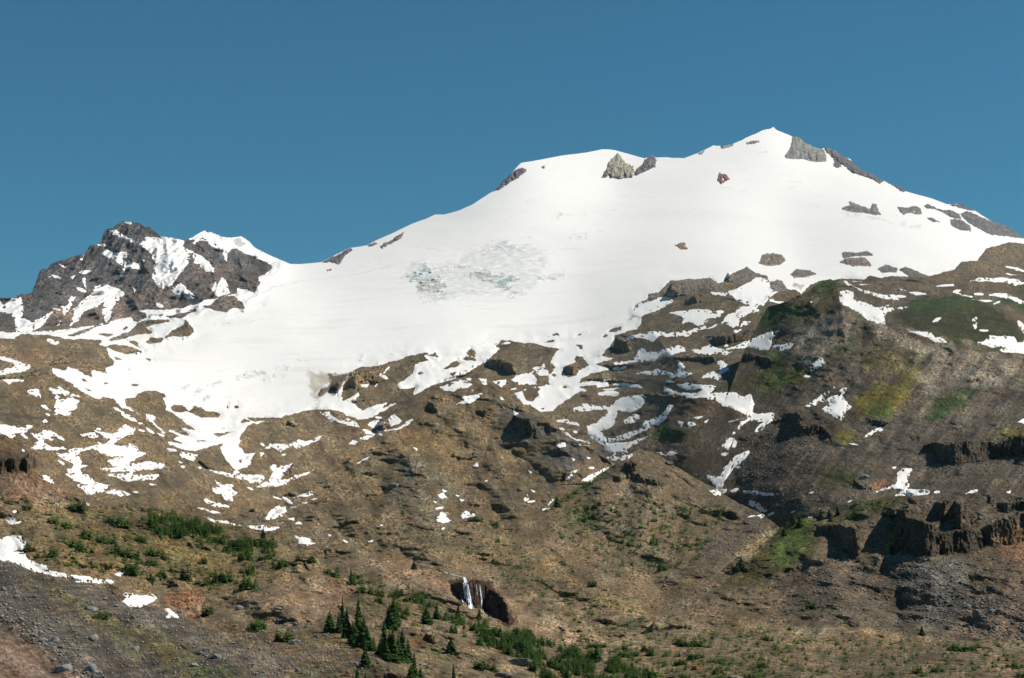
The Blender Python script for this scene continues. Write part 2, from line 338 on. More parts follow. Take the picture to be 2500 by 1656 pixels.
# bare rock showing inside the snowfield
HOLES = [K(a, b) for a, b in [
 ('C1','980,940 1000,890 1090,860 1200,890 1215,930 1130,965 1080,925'),
 ('C1','1730,830 1790,780 1860,755 1930,750 2000,810 2015,865 1930,850 1860,890 1700,850 1650,835'),
 ('C1','1130,980 1250,945 1390,945 1400,970 1290,985 1200,1010 1270,1055 1120,1075 1020,1110 880,1125 950,1085 1060,1050'),
 ('C1','1360,1100 1400,1050 1500,1000 1530,950 1565,970 1600,1050 1560,1085 1430,1090'),
 ('C1','1180,1140 1240,1095 1350,1105 1330,1140 1250,1150'),
 ('C1','880,1170 950,1150 1050,1165 1180,1215 1030,1232 930,1200'),
 ('C1','1050,1120 1130,1130 1155,1180 1090,1150'),
 ('C1','800,1065 870,1060 940,1070 880,1095'), ('C1','1000,1035 1040,1003 1055,1012 1020,1040'),
 ('C1','940,1252 980,1262 1012,1285 960,1278'), ('C1','1200,1268 1255,1274 1235,1290'),
 ('C1','1040,1350 1085,1362 1050,1365'), ('C1','835,1452 895,1470 865,1482'), ('C1','1085,1480 1150,1485 1130,1500 1090,1495'),
 ('C1','540,1090 620,1050 700,1025 860,985 900,975 780,1015 690,1060 620,1085'),
 ('C1','1240,900 1340,915 1240,915'), ('C1','1330,925 1430,905 1600,880 1560,900 1500,940 1400,940'), ('C1','1560,865 1610,860 1620,880 1580,890'),
 ('C1','670,1425 740,1470 690,1450'),('C1','700,1515 800,1545 740,1540'),
 ('C5','1405,820 1440,805 1530,820 1560,860 1600,820 1660,830 1700,860 1790,860 1825,890 1800,912 1700,910 1650,915 1600,885 1560,865 1430,860'),
 ('C5','1920,830 1950,808 1975,825 1950,850'), ('C5','1870,800 1885,830 1875,835'),
 ('C5','1770,1050 1820,1035 1930,1028 1900,1045 1800,1068'), ('C5','1810,1005 1880,985 1885,992 1840,1010'), ('C5','1980,955 2010,915 2070,945 2020,960'),
 ('C5','1970,1265 2005,1250 2010,1275 1985,1285'), ('C5','1630,1105 1770,1095 1700,1105'),
 ('C6','1820,375 1860,350 1905,370 1890,405 1840,400'), ('C6','1790,430 1820,408 1900,430 1905,445 1820,440'), ('C6','1640,510 1700,460 1740,440 1790,460 1760,480 1700,500'),
 ('C6','1930,335 2020,302 1960,335'),('C6','1420,545 1450,530 1465,548 1435,560'), ('C6','1680,550 1730,525 1750,540 1710,575'), ('C6','1510,400 1560,378 1600,400 1580,420'),
 ('C6','1535,485 1580,505 1560,507'), ('C6','1610,645 1700,610 1760,585 1690,625'),('C6','2080,280 2180,275 2230,290 2150,295'),
 ('C7','470,240 545,212 570,235 530,240'), ('C7','690,243 740,215 775,213'), ('C7','695,310 750,305 750,345 735,350'), ('C7','430,295 480,270 530,270 510,290'),
 ('C7','970,200 1030,160 1080,155 1070,190 1030,205'), ('C7','910,250 940,225 970,228 940,255'), ('C7','580,655 610,650 640,660 600,668'),
 ('C7','260,700 300,665 400,670 380,700 395,730 340,775 290,775 270,740'), ('C7','580,530 600,560 640,580 700,560 740,510 820,475 790,465 760,420 750,405 700,405 680,430 690,450 600,490'),
 ('C7','410,835 430,830 445,850'), ('C7','500,555 530,560 520,570'),('C7','1000,320 900,360 960,350'),
 ('C7','350,560 440,575 475,600 470,640 400,650 370,620'),
]]
# patches of old snow, each one an object
PATCH = [K(a, b) for a, b in [
 # rocky peak
 ('C1','905,205 950,212 1070,278 1132,325 1080,302 980,262 915,228'), ('C1','1025,142 1085,144 1082,160 1040,155'),
 ('C1','838,410 880,368 918,392 980,402 1000,390 1040,392 1050,432 1012,440 1012,498 930,450 880,430'),
 ('C1','1030,478 1082,462 1145,490 1168,540 1100,522 1055,508 1030,545 1000,600 988,560 1030,510'),
 ('C1','1150,325 1200,272 1290,268 1335,262 1440,278 1520,300 1510,345 1570,380 1600,395 1565,420 1560,480 1490,560 1440,640 1350,690 1300,670 1260,600 1270,540 1272,470 1240,400 1180,350'),
 ('C1','1560,280 1680,205 1750,225 1830,262 1890,270 1990,258 2060,330 2000,375 1920,350 1880,400 1780,350 1740,330 1700,290 1640,292 1605,320'),
 ('C1','1590,395 1680,440 1745,495 1780,555 1700,548 1630,490 1590,480 1600,440'),
 ('C1','1405,702 1490,642 1535,682 1620,760 1580,778 1470,742'),
 ('C1','780,672 880,662 1000,700 1032,740 960,800 912,870 885,940 850,910 840,880 872,790 780,850 690,880 650,950 580,1000 620,860 700,780 770,722'),
 ('C1','498,850 560,820 592,738 622,760 590,842 530,915'),
 ('C1','30,835 90,778 180,765 192,830 182,930 270,975 370,920 432,885 400,935 330,1010 250,1055 130,1052 132,960 90,900 0,885 -200,900 -200,800 0,790'),
 ('C1','652,560 700,540 752,545 712,572'), ('C1','430,582 480,592 522,618 450,602'), ('C1','678,612 700,602 712,692 690,655'), ('C1','578,592 618,584 600,622'),
 ('C1','790,330 850,322 878,335 850,348'), ('C1','1790,680 1830,600 1880,640 1892,720 1800,770 1770,740'), ('C1','1288,810 1340,830 1352,852 1300,848'),
 ('C1','1088,675 1122,702 1110,722'), ('C1','465,1005 502,960 490,990'), ('C1','1740,700 1780,640 1800,690 1760,720'), ('C1','660,455 690,420 680,455'), ('C1','1840,395 1880,400 1870,470 1850,440'),
 ('C1','390,590 425,588 402,612'),('C1','490,490 545,515 520,515'),('C1','1170,450 1195,460 1180,475'),('C1','860,860 930,870 900,960 870,970 850,900'),
 # moraine below the peak
 ('C5','0,408 120,430 180,460 260,485 230,520 150,545 0,555 -200,560 -200,540 0,528 60,510 142,492 100,452 0,440 -200,430 -200,405'), ('C5','380,258 430,265 498,296 460,312 400,290'),
 ('C5','20,600 90,597 205,598 190,616 100,612 78,638'), ('C5','222,702 260,680 312,678 348,742 330,755 300,735'),
 ('C5','398,660 450,670 500,658 560,700 655,738 600,735 500,715 470,720 490,755 550,762 600,750 648,780 640,820 600,850 560,892 440,882 472,840 450,830 465,780 460,720 430,700'),
 ('C5','332,812 370,808 415,852 380,842'), ('C5','350,945 372,925 392,945 362,957'),
 ('C5','-200,960 0,962 60,975 180,992 250,972 275,985 222,1010 232,1032 150,1040 100,1082 50,1052 0,1042 -200,1030'),
 ('C5','250,1040 350,1040 355,1013 450,1030 505,1070 400,1060 435,1097 370,1080 350,1110 400,1140 440,1160 520,1158 545,1170 430,1182 330,1170 248,1160 300,1120 330,1100'),
 ('C5','668,1050 780,1033 822,1072 770,1082 680,1065'),
 ('C5','750,1008 800,1020 900,1045 950,1040 990,1000 1030,970 1112,1000 1100,1050 1000,1075 942,1130 1050,1150 1060,1123 1130,1160 1140,1180 1212,1210 1120,1250 1050,1302 1220,1273 1382,1300 1330,1325 1100,1352 940,1362 808,1340 830,1330 960,1325 890,1280 890,1265 1012,1240 900,1230 760,1170 660,1190 640,1215 668,1270 660,1300 722,1310 660,1330 680,1372 570,1372 560,1350 612,1310 600,1290 550,1270 460,1210 560,1200 600,1170 760,1148 880,1130 905,1095 840,1080 900,1085 830,1050'),
 ('C5','540,1380 720,1383 780,1440 905,1470 840,1532 720,1548 680,1510 620,1460 700,1470 770,1480 690,1455 600,1430'),
 ('C5','898,1385 1092,1363 1080,1390 1300,1378 1312,1395 1280,1422 1100,1432 1060,1442 980,1410'), ('C5','350,1383 380,1390 430,1430 447,1458 360,1422'),
 ('C5','870,1530 950,1508 1060,1530 1075,1545 980,1563 930,1537'), ('C5','1228,1455 1292,1465 1250,1472'),
 ('C5','988,858 1050,878 1120,928 1138,952 1080,932 1010,892'), ('C5','1200,880 1250,893 1302,920 1262,945 1320,1000 1392,1027 1330,1020 1250,955 1210,922'),
 ('C5','1203,993 1272,1030 1272,1047 1220,1022'), ('C5','1298,1040 1362,1060 1340,1072'), ('C5','1378,1165 1450,1173 1458,1190 1400,1192'),
 ('C5','1468,1240 1500,1198 1642,1213 1600,1268 1540,1255'), ('C5','1718,1340 1800,1350 1900,1375 2100,1383 2182,1395 2150,1452 2080,1437 1900,1402 1770,1367'),
 ('C6','230,1300 300,1310 392,1288 342,1350 270,1430 382,1410 350,1462 250,1478 90,1482 190,1430 230,1370 200,1330'),
 ('D5','1748,560 1830,620 1932,623 1900,650 1968,690 1920,720 1928,762 1850,742 1830,700 1712,655 1810,640'), ('D5','1668,730 1750,753 1892,800 1850,807 1750,797 1700,767'),
 ('D5','1628,808 1700,823 1852,860 1750,852'), ('D5','2190,900 2230,830 2300,808 2352,798 2368,830 2320,872 2220,908'), ('D5','1778,918 1900,928 2000,958 2200,963 2310,975 2240,997 2160,1003 2040,972 1930,957'),
 ('C5','1470,1270 1520,1285 1490,1288'),
 # below the glacier toe
 ('C6','148,1170 200,1133 350,1130 450,1095 510,1110 628,1058 600,1100 430,1168 380,1145 290,1188 230,1165'), ('C6','618,870 690,873 740,920 790,940 850,923 910,945 938,987 850,977 750,952 690,937'),
 ('C6','958,1000 1010,1020 1072,1050 1000,1092 948,1085 1000,1050'), ('C6','858,1127 880,1103 925,1110 900,1132'),
 ('C6','1005,955 1060,943 1110,930 1152,955 1100,975 1060,1000 1100,1027 1030,990'), ('C6','1100,1027 1200,1010 1280,983 1412,898 1380,932 1280,1002 1170,1027'),
 ('C6','1168,922 1210,883 1250,900 1295,940 1270,962 1200,982'), ('C6','398,1392 500,1363 560,1343 480,1392 400,1422'), ('C6','0,1388 90,1383 152,1400 140,1442 60,1452 0,1425'),
 ('C6','0,1208 72,1203 40,1260 52,1292 0,1307 -40,1280'), ('C6','118,1200 152,1203 120,1247'), ('C6','288,1232 338,1208 320,1227'),
 ('C6','1600,660 1700,618 1800,603 1872,640 1800,672 1700,697 1640,682'), ('C6','1738,802 1800,770 1770,748 1830,738 1900,718 1952,708 1920,762 1840,792'),
 ('C6','1918,588 2002,598 1990,642 1960,652 1940,610'), ('C6','2038,615 2152,598 2140,642 2110,657'), ('C7','158,600 200,563 345,533 372,600 372,642 280,630 230,632'),
 ('C7','358,520 410,488 430,468 472,560 400,572'), ('C6','2190,798 2232,815 2230,837'), ('C6','2208,858 2247,880 2215,888'), ('C6','2093,733 2132,765 2105,767'),
 ('C6','1820,590 1860,590 1850,605'),('C6','950,640 1020,635 1000,660 960,662'),('C6','1050,670 1095,620 1070,660'),('C6','1120,560 1190,475 1195,500 1150,540'),('C6','1850,685 1900,683 1870,695'),
 # ledges right of centre
 ('C7','1153,235 1290,208 1370,198 1422,215 1330,282 1280,262 1200,247'), ('C7','1418,232 1500,208 1620,198 1700,170 1785,148 1760,182 1680,205 1610,242 1500,242 1440,252'),
 ('C7','1008,460 1170,438 1215,360 1240,338 1290,378 1370,368 1440,338 1560,318 1602,355 1500,392 1400,405 1330,442 1160,452 1100,467 1020,477'),
 ('C7','1648,360 1730,340 1810,308 1870,343 1985,370 1940,397 1870,377 1790,397 1700,377'),
 ('C8','-90,690 0,650 130,600 220,560 350,528 290,600 270,682 200,697 110,667 0,674'), ('C8','268,672 330,655 440,628 468,640 430,680 340,707 360,672'),
 ('C7','1188,545 1280,533 1370,508 1400,528 1500,538 1550,510 1530,470 1560,453 1602,488 1590,530 1652,550 1590,577 1520,572 1470,592 1460,562 1330,557'),
 ('C7','1858,455 1890,433 1940,468 1958,510 1900,552 1870,602 1830,587 1738,582 1790,540 1880,530 1890,500'),
 ('C7','1428,660 1480,680 1560,710 1690,707 1740,682 1600,690 1530,640 1600,628 1852,650 1800,718 2000,700 2080,740 2130,718 2165,800 2150,870 2240,880 2342,868 2310,942 2190,1038 2168,1032 2232,940 2130,935 2080,960 2040,1005 2045,955 2122,920 2080,880 1960,830 1900,812 1850,770 1750,750 1600,747 1500,722 1428,702'),
 ('C7','1000,800 1060,750 1250,718 1282,760 1240,820 1150,872 1040,850 1030,900 1000,990 920,1010 898,1022 930,1070 1000,1077 1100,1050 1200,1010 1280,990 1220,970 1300,930 1400,890 1470,808 1503,808 1440,920 1370,982 1290,1002 1130,1082 1000,1110 970,1120 1150,1110 1310,1058 1200,1120 1100,1180 1130,1202 990,1217 950,1192 920,1140 800,1060 788,970 860,960 960,872 950,840 800,852 690,862 678,840 760,800 870,820 970,825'),
 ('C7','522,935 600,923 742,960 730,982 660,972'), ('C7','543,990 640,1008 600,1018 670,1078 790,1108 832,1132 700,1102 650,1072'), ('C7','928,1240 1050,1235 1168,1208 1140,1242 1060,1267 980,1262'),
 ('C7','878,710 940,693 1062,698 1040,732 900,727'), ('C7','918,682 1062,663 1000,687'), ('C7','978,630 1100,628 1220,643 1242,667 1150,652 1020,647'), ('C7','1088,952 1150,883 1232,890 1220,922 1150,957'),
 ('C7','1898,1140 1940,1130 1938,1078 2000,1083 2020,1110 2155,1120 2130,1157 2000,1152 1980,1130 1950,1182'),
 ('C7','2118,1180 2135,1200 2080,1262 2000,1332 1950,1392 1900,1492 1860,1492 1800,1442 1778,1390 1890,1402 1920,1320 2010,1240'), ('C7','1798,1520 1880,1498 1950,1500 1890,1553 1830,1547'),
 ('C7','1540,942 1585,950 1565,990'), ('C7','1598,943 1692,965 1620,1003'), ('C7','1668,910 1742,903 1700,927'), ('C7','1948,947 2042,923 1990,947'), ('C7','1750,950 1790,928 1770,955'),
 ('C7','1363,1200 1400,1198 1442,1227 1400,1222'), ('C7','1440,1217 1480,1188 1542,1210 1480,1227'), ('D7','608,572 660,538 672,550 620,582'), ('D7','653,517 712,498 690,522'),
 ('D7','635,612 720,600 800,545 965,478 850,560 820,592 730,612'), ('D7','253,752 300,703 302,742'), ('D7','448,792 500,738 522,750 470,792'), ('C7','538,1142 600,1118 625,1152 560,1157'),
 ('D7','300,648 365,675 350,685'), ('C7','650,1120 760,1140 830,1145 700,1140'),('C7','660,1245 690,1255 675,1268'),('C7','780,1235 820,1245 800,1252'),
 ('C7','1470,48 1600,28 1750,18 1830,30 1905,60 1850,100 1800,90 1770,135 1700,152 1640,120 1560,137 1585,100 1560,70'),
 ('C7','1900,130 1950,60 2050,20 2200,-10 2180,30 2050,92 2040,122 2135,120 2090,152 1980,167 1960,140'), ('C7','1780,180 1870,135 1830,170'),
 ('C8','-220,205 -80,215 0,190 110,112 240,105 268,150 290,190 332,210 250,272 212,322 150,332 0,292 -40,240 -200,235'), ('C8','365,108 430,130 560,130 600,128 590,165 530,222 480,190 420,182'),
 ('C8','0,342 140,323 130,362 40,402 0,445 -30,430'), ('C8','0,482 110,453 30,502'),('C8','290,290 400,295 350,310'),
 ('C7','1200,-20 1330,-60 1480,-90 1500,-50 1400,10 1280,60 1190,100 1090,160 1080,130'),
 # the big moraine and beyond
 ('C8','588,820 690,758 738,790 690,832 610,872'), ('C8','508,780 560,748 530,775'),
 ('C8','598,1132 650,1090 800,1000 770,1040 700,1090 780,1078 830,1060 850,1020 912,1003 870,1060 880,1100 942,1160 900,1200 862,1273 790,1242 770,1220 698,1170 780,1130 700,1117 640,1142'),
 ('C8','1028,1427 1120,1350 1195,1320 1150,1362 1080,1402'),
 ('D8','1322,862 1370,825 1448,820 1400,900 1402,930 1370,940 1435,958 1400,992 1480,1000 1570,1003 1605,1027 1500,1047 1308,1047 1360,1005 1290,990 1148,1017 1200,990 1320,950'),
 ('D8','1888,1032 1930,1003 1992,995 1980,1022'), ('D8','2218,1022 2260,1008 2250,1032'), ('D8','38,1010 130,1003 200,1020 335,1030 300,1052 210,1047 130,1032 60,1032'),
 ('D8','88,1123 100,1088 180,1108 200,1150 255,1160 250,1182 190,1177 140,1155'), ('D8','148,1217 220,1208 305,1183 300,1202 200,1238'), ('D8','583,1027 632,1013 620,1042'),
 ('D8','898,1103 985,1073 940,1097'), ('D8','663,1162 707,1138 680,1162'), ('D8','436,1187 484,1168 460,1190'), ('D8','570,1225 640,1215 600,1230'),
 ('C8','848,215 900,198 962,210 960,250 930,272 1000,290 1100,320 1150,340 1255,320 1200,350 1430,333 1370,352 1240,372 1213,420 1222,482 1150,467 1080,442 1000,382 920,342 850,302 838,260'),
 ('C8','845,118 900,123 1030,198 1150,228 1280,238 1335,277 1200,272 1060,222 960,172'), ('C8','1925,120 2000,98 2150,98 2290,108 2380,140 2320,158 2200,132 2050,127'),
 ('C8','1605,167 1780,148 1792,160 1680,168'), ('C8','1418,215 1500,213 1585,230 1480,242'), ('C8','1778,208 1850,228 1965,260 1860,247'), ('C8','2050,240 2200,222 2366,288 2500,300 2500,330 2366,312 2250,267'),
 ('C8','2072,330 2180,343 2270,398 2366,488 2450,600 2420,640 2366,560 2310,452 2200,382'), ('C8','1928,440 1975,418 1982,470 2003,500 1960,513'), ('C8','1603,462 1640,433 1687,418 1650,457'),
 ('C8','1420,543 1500,538 1600,560 1700,608 1755,642 1650,627 1560,582 1480,562'), ('C8','1945,630 2050,618 2080,573 2150,578 2290,578 2312,640 2366,623 2600,640 2600,740 2366,716 2200,710 2150,690 2250,670 2100,665'),
 ('C8','1920,272 2120,287 2040,295'), ('C8','2200,0 2300,10 2420,52 2300,38'), ('C8','2205,58 2345,75 2250,75'), ('C8','590,307 632,268 612,312'), ('C8','1340,185 1395,205 1360,200'),('C8','940,122 1030,128 960,132'),
 ('C8','980,150 1110,148 1030,158'),('C8','2320,1285 2366,1260 2450,1280 2366,1300'),
 # foreground and middle slopes
 ('D1','-200,390 0,410 50,398 170,392 178,430 218,445 200,500 208,570 260,600 382,640 392,670 500,700 555,712 545,745 450,730 300,700 180,640 100,610 0,590 -200,520'),
 ('D1','558,720 700,728 800,745 945,763 930,790 860,785 760,785 600,760'), ('D1','42,255 110,238 192,275 100,302 60,272'),
 ('D1','983,863 1060,868 1170,885 1250,878 1302,905 1250,937 1200,962 1160,982 1080,977 1005,935 1050,900'), ('D1','1343,1002 1390,993 1430,1020 1472,1067 1380,1062 1400,1035'),
 ('D1','940,712 1048,688 990,728'), ('D2','403,393 460,398 530,420 578,457 500,467 440,457'), ('D2','328,252 400,240 402,267'), ('D2','408,292 440,273 467,297'),
 ('D2','455,122 510,113 500,128'), ('D2','538,92 592,83 560,98'), ('D6','398,727 500,690 540,663 550,702 480,722'), ('D6','1573,902 1610,853 1682,850 1640,880 1692,920 1630,937 1585,922'),
 ('D6','1763,882 1820,838 1905,875 1830,897 1790,902'), ('D6','1583,702 1630,688 1672,737 1620,737'), ('D6','1618,660 1662,672 1640,682'), ('D6','1728,703 1768,712 1750,720'),
 ('D6','1768,740 1808,743 1780,772'), ('D6','1540,753 1582,765 1570,777'), ('D6','1878,462 1915,433 1918,470 1890,477'), ('D6','1362,298 1418,325 1410,337'), ('D6','1968,592 1995,583 1985,598'),
 ('D6','2288,747 2320,705 2338,740 2310,753'), ('D6','917,442 955,422 940,445'), ('D6','960,420 1040,378 1000,412'), ('D6','1008,1092 1053,1073 1040,1090'), ('D6','803,1078 842,1093 830,1102'),
 ('D6','678,1033 707,1037 690,1045'), ('D6','1108,950 1132,950 1120,963'),('D6','1240,60 1250,70 1240,78'),('D6','2335,505 2366,520 2350,530'),('D6','410,805 370,800 370,825'),('D6','290,375 330,360 310,380'),
 ('D6','200,860 260,800 330,800 340,840 300,880 210,905 170,895'),
]]
ICE = [(K(a, b), w_) for a, b, w_ in [
 ('C2','1290,620 1330,480 1560,470 1760,440 1900,350 2070,300 2340,320 2500,420 2450,560 2400,680 2250,760 1900,760 1600,810 1450,790 1400,660',.3),
 ('C2','1300,600 1340,560 1480,500 1540,520 1500,570 1640,600 1660,700 1610,745 1420,710 1400,640',1), ('C2','1830,600 1850,560 1960,530 2040,560 2120,560 2240,610 2150,720 2000,640',1),
 ('C2','1900,410 2080,385 2090,410 1940,435',.6), ('C2','2000,350 2070,310 2320,330 2300,370 2010,385',.55), ('C2','1610,550 1760,475 1890,510 1750,545',.7),
 ('C2','1460,790 1530,750 1650,730 1850,700 1890,710 1700,750 1560,800',.5), ('C2','1330,490 1450,460 1480,490 1360,510',.5), ('C3','360,1350 500,1310 600,1310 590,1350 440,1370',.6),
 ('C2','2170,740 2200,690 2260,690 2240,740 2190,760',.6), ('C2','2020,650 2150,640 2190,680 2100,690',.5),
 ('C3','510,840 560,820 640,830 560,850',.4),('C3','660,1010 790,990 800,1010 680,1030',.45),('C3','120,1140 180,1130 230,1180 150,1180',.4),('C3','300,1160 390,1200 360,1190',.5),
 ('C4','820,800 1000,820 1200,850 1280,890 1100,850 900,825',.4),('C4','1280,890 1540,910 1500,930 1300,905',.35),
 ('C5','1930,570 2070,545 2190,540 2150,575 1950,590',.55), ('C5','2140,625 2200,580 2330,545 2340,560 2170,620',.7), ('C5','1460,670 1600,610 1580,640 1500,680',.5),
 ('C5','1600,720 1640,660 1820,610 1780,640 1700,690',.55), ('C5','1670,775 1710,720 1740,730 1720,760',.8), ('C5','1800,135 1860,105 2010,130 1900,160',.35),
 ('C6','1130,380 1200,360 1240,395 1190,415',.6), ('C6','260,480 370,470 350,500 250,500',.4), ('C6','420,430 510,430 480,450 420,450',.35), ('C6','780,460 840,450 820,470',.5),('C6','845,435 885,430 870,445',.5),('C6','930,420 965,412 950,425',.6)]]
CREV = [K(a, b) for a, b in [
 ('C2','150,690 400,640 640,610 880,580 1180,510'), ('C2','220,680 480,630'), ('C2','980,560 1200,500 1300,470'), ('C2','1240,650 1400,630'), ('C2','2100,510 2280,550'), ('C2','1750,840 1980,830'),
 ('C2','1930,860 2150,860'), ('C2','1400,350 1600,380'), ('C2','1700,380 1900,330'), ('C3','170,665 240,640 320,620'), ('C3','270,715 310,705 340,690'), ('C3','510,830 600,830 780,820'),
 ('C3','210,1018 320,1012'), ('C3','1050,675 1130,680'), ('C3','980,795 1020,785'), ('C3','650,990 800,970 940,960'), ('C3','0,910 200,820 290,790'), ('C3','160,1250 320,1300'), ('C3','240,1130 400,1200'),
 ('C3','2040,640 2100,625'), ('C3','2180,320 2300,310'), ('C4','420,560 520,555'), ('C4','300,670 340,690'), ('C4','420,600 480,600'), ('C4','600,745 700,770'), ('C4','140,315 240,305'), ('C4','0,640 60,625'),
 ('C5','1800,530 1900,505'), ('C5','1790,110 1850,75 1950,70'), ('C5','1920,130 2060,95'), ('C5','1940,150 2100,110'), ('C6','0,140 60,110 130,95'), ('C6','200,410 350,390 600,370'), ('C6','1150,320 1250,315'),
 ('C6','0,580 60,560 160,545'), ('C3','400,1160 520,1135'),('C3','540,1110 740,1110'),('C4','420,620 510,640'),('C3','1880,600 2000,615')]]
NICHE = [(K(a, b), p) for a, b, p in [
 ('D4','1260,150 1340,170 1400,150 1400,230 1500,260 1620,300 1650,380 1800,350 1920,340 2010,350 2050,420 2040,490 1900,540 1760,545 1600,565 1500,570 1400,530 1330,530 1260,545 1290,430 1310,330 1300,230 1200,240 1200,200',48),
 ('D4','620,300 700,310 800,295 940,305 990,340 1005,450 1005,600 940,590 900,530 850,440 780,400 700,385',26),
 ('D4','1640,110 1740,100 1720,180 1750,260 1690,290 1640,240',14), ('D4','1800,110 1880,130 1960,230 1950,300 1850,340 1790,330 1800,250 1770,180',12), ('D4','2080,60 2130,55 2110,170 2080,150',8),
 ('D4','2150,120 2366,100 2600,100 2600,170 2366,180 2200,200',12), ('D4','2010,335 2150,270 2366,190 2600,190 2600,440 2366,450 2200,470 2100,490 2045,440',26),
 ('D8','1540,630 1640,600 1700,620 1900,590 2000,600 2100,590 2150,620 2270,560 2340,540 2600,540 2600,700 2366,730 2250,720 2150,750 2000,780 1800,790 1680,780 1650,700 1560,700',34),
 ('D8','400,370 500,350 540,400 530,440 560,480 640,450 700,460 780,560 770,600 740,570 690,520 560,560 510,570 470,520 440,450 380,430',30), ('D8','180,490 260,430 380,400 380,440 280,460 200,510',14),
 ('D8','1050,400 1180,420 1250,440 1210,480 1100,440',18), ('D8','960,920 1040,960 1100,970 1100,1000 1030,1000',12),
 ('D7','1110,440 1160,430 1200,450 1180,520 1240,540 1280,600 1390,630 1340,640 1260,620 1200,590 1110,570',38), ('D7','1270,560 1440,600 1400,635 1280,610',10),
 ('C7','1790,240 1900,235 2050,230 2150,180 2200,200 2120,270 1980,300 1900,320 1830,290',60), ('C7','1910,420 1960,380 2130,370 2230,400 2330,440 2330,470 2220,470 2180,440 1950,435',45),
 ('C7','1000,330 1040,240 1130,290 1150,360 1060,370',55), ('C7','0,440 60,440 180,460 220,540 150,530 90,490 0,490',60), ('C6','2000,430 2060,420 2200,450 2240,560 2180,560 2120,510 2010,500',55),
 ('C7','600,500 640,480 720,490 700,560 640,570',30), ('C7','900,470 1100,470 1190,470 1000,520',22), ('C7','730,600 850,580 1000,600 1230,610 1180,640 1050,620 900,610',25), ('C7','1280,720 1470,730 1600,750 1420,755',22),
 ('C7','1860,460 1830,400 1600,400 1420,420 1600,440',18), ('C3','1445,1510 1490,1400 1560,1480 1620,1480 1500,1515',60), ('C3','1930,1380 1960,1310 2000,1330 1980,1385',50),
 ('C6','800,640 880,570 960,540 1160,490 1140,530 1050,600 940,620 930,700 850,640',40), ('C6','640,660 700,640 840,600 890,530 800,650 750,740 740,660 680,690 600,730',60), ('C6','980,600 1160,590 1080,650',30), ('C6','740,770 1080,760 900,790',20),
 ('C6','1500,780 1560,790 1590,850 1580,890 1530,880 1505,840',34), ('C6','1900,850 2000,840 2010,900 1960,930',18), ('C6','1870,1200 1920,1205 1910,1235 1880,1230',16), ('C6','1290,1100 1330,1085 1370,1100 1320,1115',12),
 ('C6','1180,980 1130,910 1090,980 1110,1020 1180,1010 1220,970',25), ('C6','330,935 380,940 440,980 430,995 380,980',22), ('C6','1600,610 1900,490 1970,460 1830,560',15),
 ('C6','270,1430 320,1360 400,1290 470,1350 380,1400',30), ('C7','200,900 330,920 380,1000 350,1080 270,1060 180,980',14), ('C5','1640,1260 1700,1290 1780,1340 1720,1345 1680,1320',25), ('C5','2310,1430 2366,1350 2366,1420',20),
 ('C5','1030,380 1180,360 1170,378 1060,392',40), ('C5','1520,230 1590,190 1600,230 1540,240',40), ('C5','390,490 450,440 600,390 660,450 600,460 480,470',35), ('C5','0,580 200,560 330,520 420,540 330,560 180,590 0,598',30),
 ('D5','0,420 120,390 200,400 240,370 290,420 280,480 240,540 230,560 190,500 150,520 120,550 40,500 0,540',16), ('D5','120,760 180,780',4) if False else ('D5','0,470 60,470 60,540 0,540',8),
 ('D2','1700,790 1790,775 1850,770 1960,770 2030,830 2120,900 2160,950 2165,1010 2225,1090 2170,1130 2090,1080 2010,1040 1990,1000 1860,985 1790,930 1720,850',13),
 ('D2','1490,1190 1560,1210 1600,1280 1540,1290 1490,1230',5), ('D2','1500,860 1500,870 1510,870',1),
 ('C3','1600,1540 1660,1500 1740,1490 1720,1560 1620,1568',40),
 ('C5','2240,870 2366,860 2366,880',20) if False else ('C6','1480,1590 1530,1620 1500,1640',6),
]]
# cliffs that are things of their own: outline, label
CLIFF = [
 (NICHE[0][0], 'broad black shadowed cliff with rusty streaks at the right edge'),
 (NICHE[1][0], 'dark square cliff step left of the big shadowed cliff'),
 (NICHE[7][0], 'long dark cliff band below the scree slope at the right edge'),
 (NICHE[8][0], 'black cliff step at the foot of the green and grey moraine slope'),
 (NICHE[12][0], 'black rock notch just under the small pointed hill'),
 (NICHE[14][0], 'dark cliff band between snow patches left of the moraine crest'),
 (NICHE[15][0], 'dark rounded cliff band above the green slope'),
]
_fr = random.Random(77); NHAND = len(PATCH)
_ctr = [(np.array(p), min(np.ptp(np.array(p)[:, 0]), np.ptp(np.array(p)[:, 1]))) for p in PATCH]
_c = [p for p, sz in _ctr if sz > 14 and 700 < p[:, 1].mean() < 1290 and p[:, 0].mean() > 0]
for _i in range(78):
    _p = _c[_fr.randrange(len(_c))]; _v = _p[_fr.randrange(len(_p))]; _m = _p.mean(0); _dv = _v - _m; _dv = _dv / (np.hypot(*_dv) + 1e-6)
    _x, _y = _v + _dv * _fr.uniform(9, 24); _L = _fr.uniform(4, 13); _W = _fr.uniform(1.6, 3.2)
    _a = (.35 if _x < 1000 else -.15) + _fr.uniform(-.3, .3)
    PATCH.append([(_x + math.cos(_a) * _L * math.cos(t) - math.sin(_a) * _W * math.sin(t), _y + math.sin(_a) * _L * math.cos(t) + math.cos(_a) * _W * math.sin(t)) for t in (0, .8, 1.6, 2.5, 3.3, 4.0, 4.8, 5.6)])
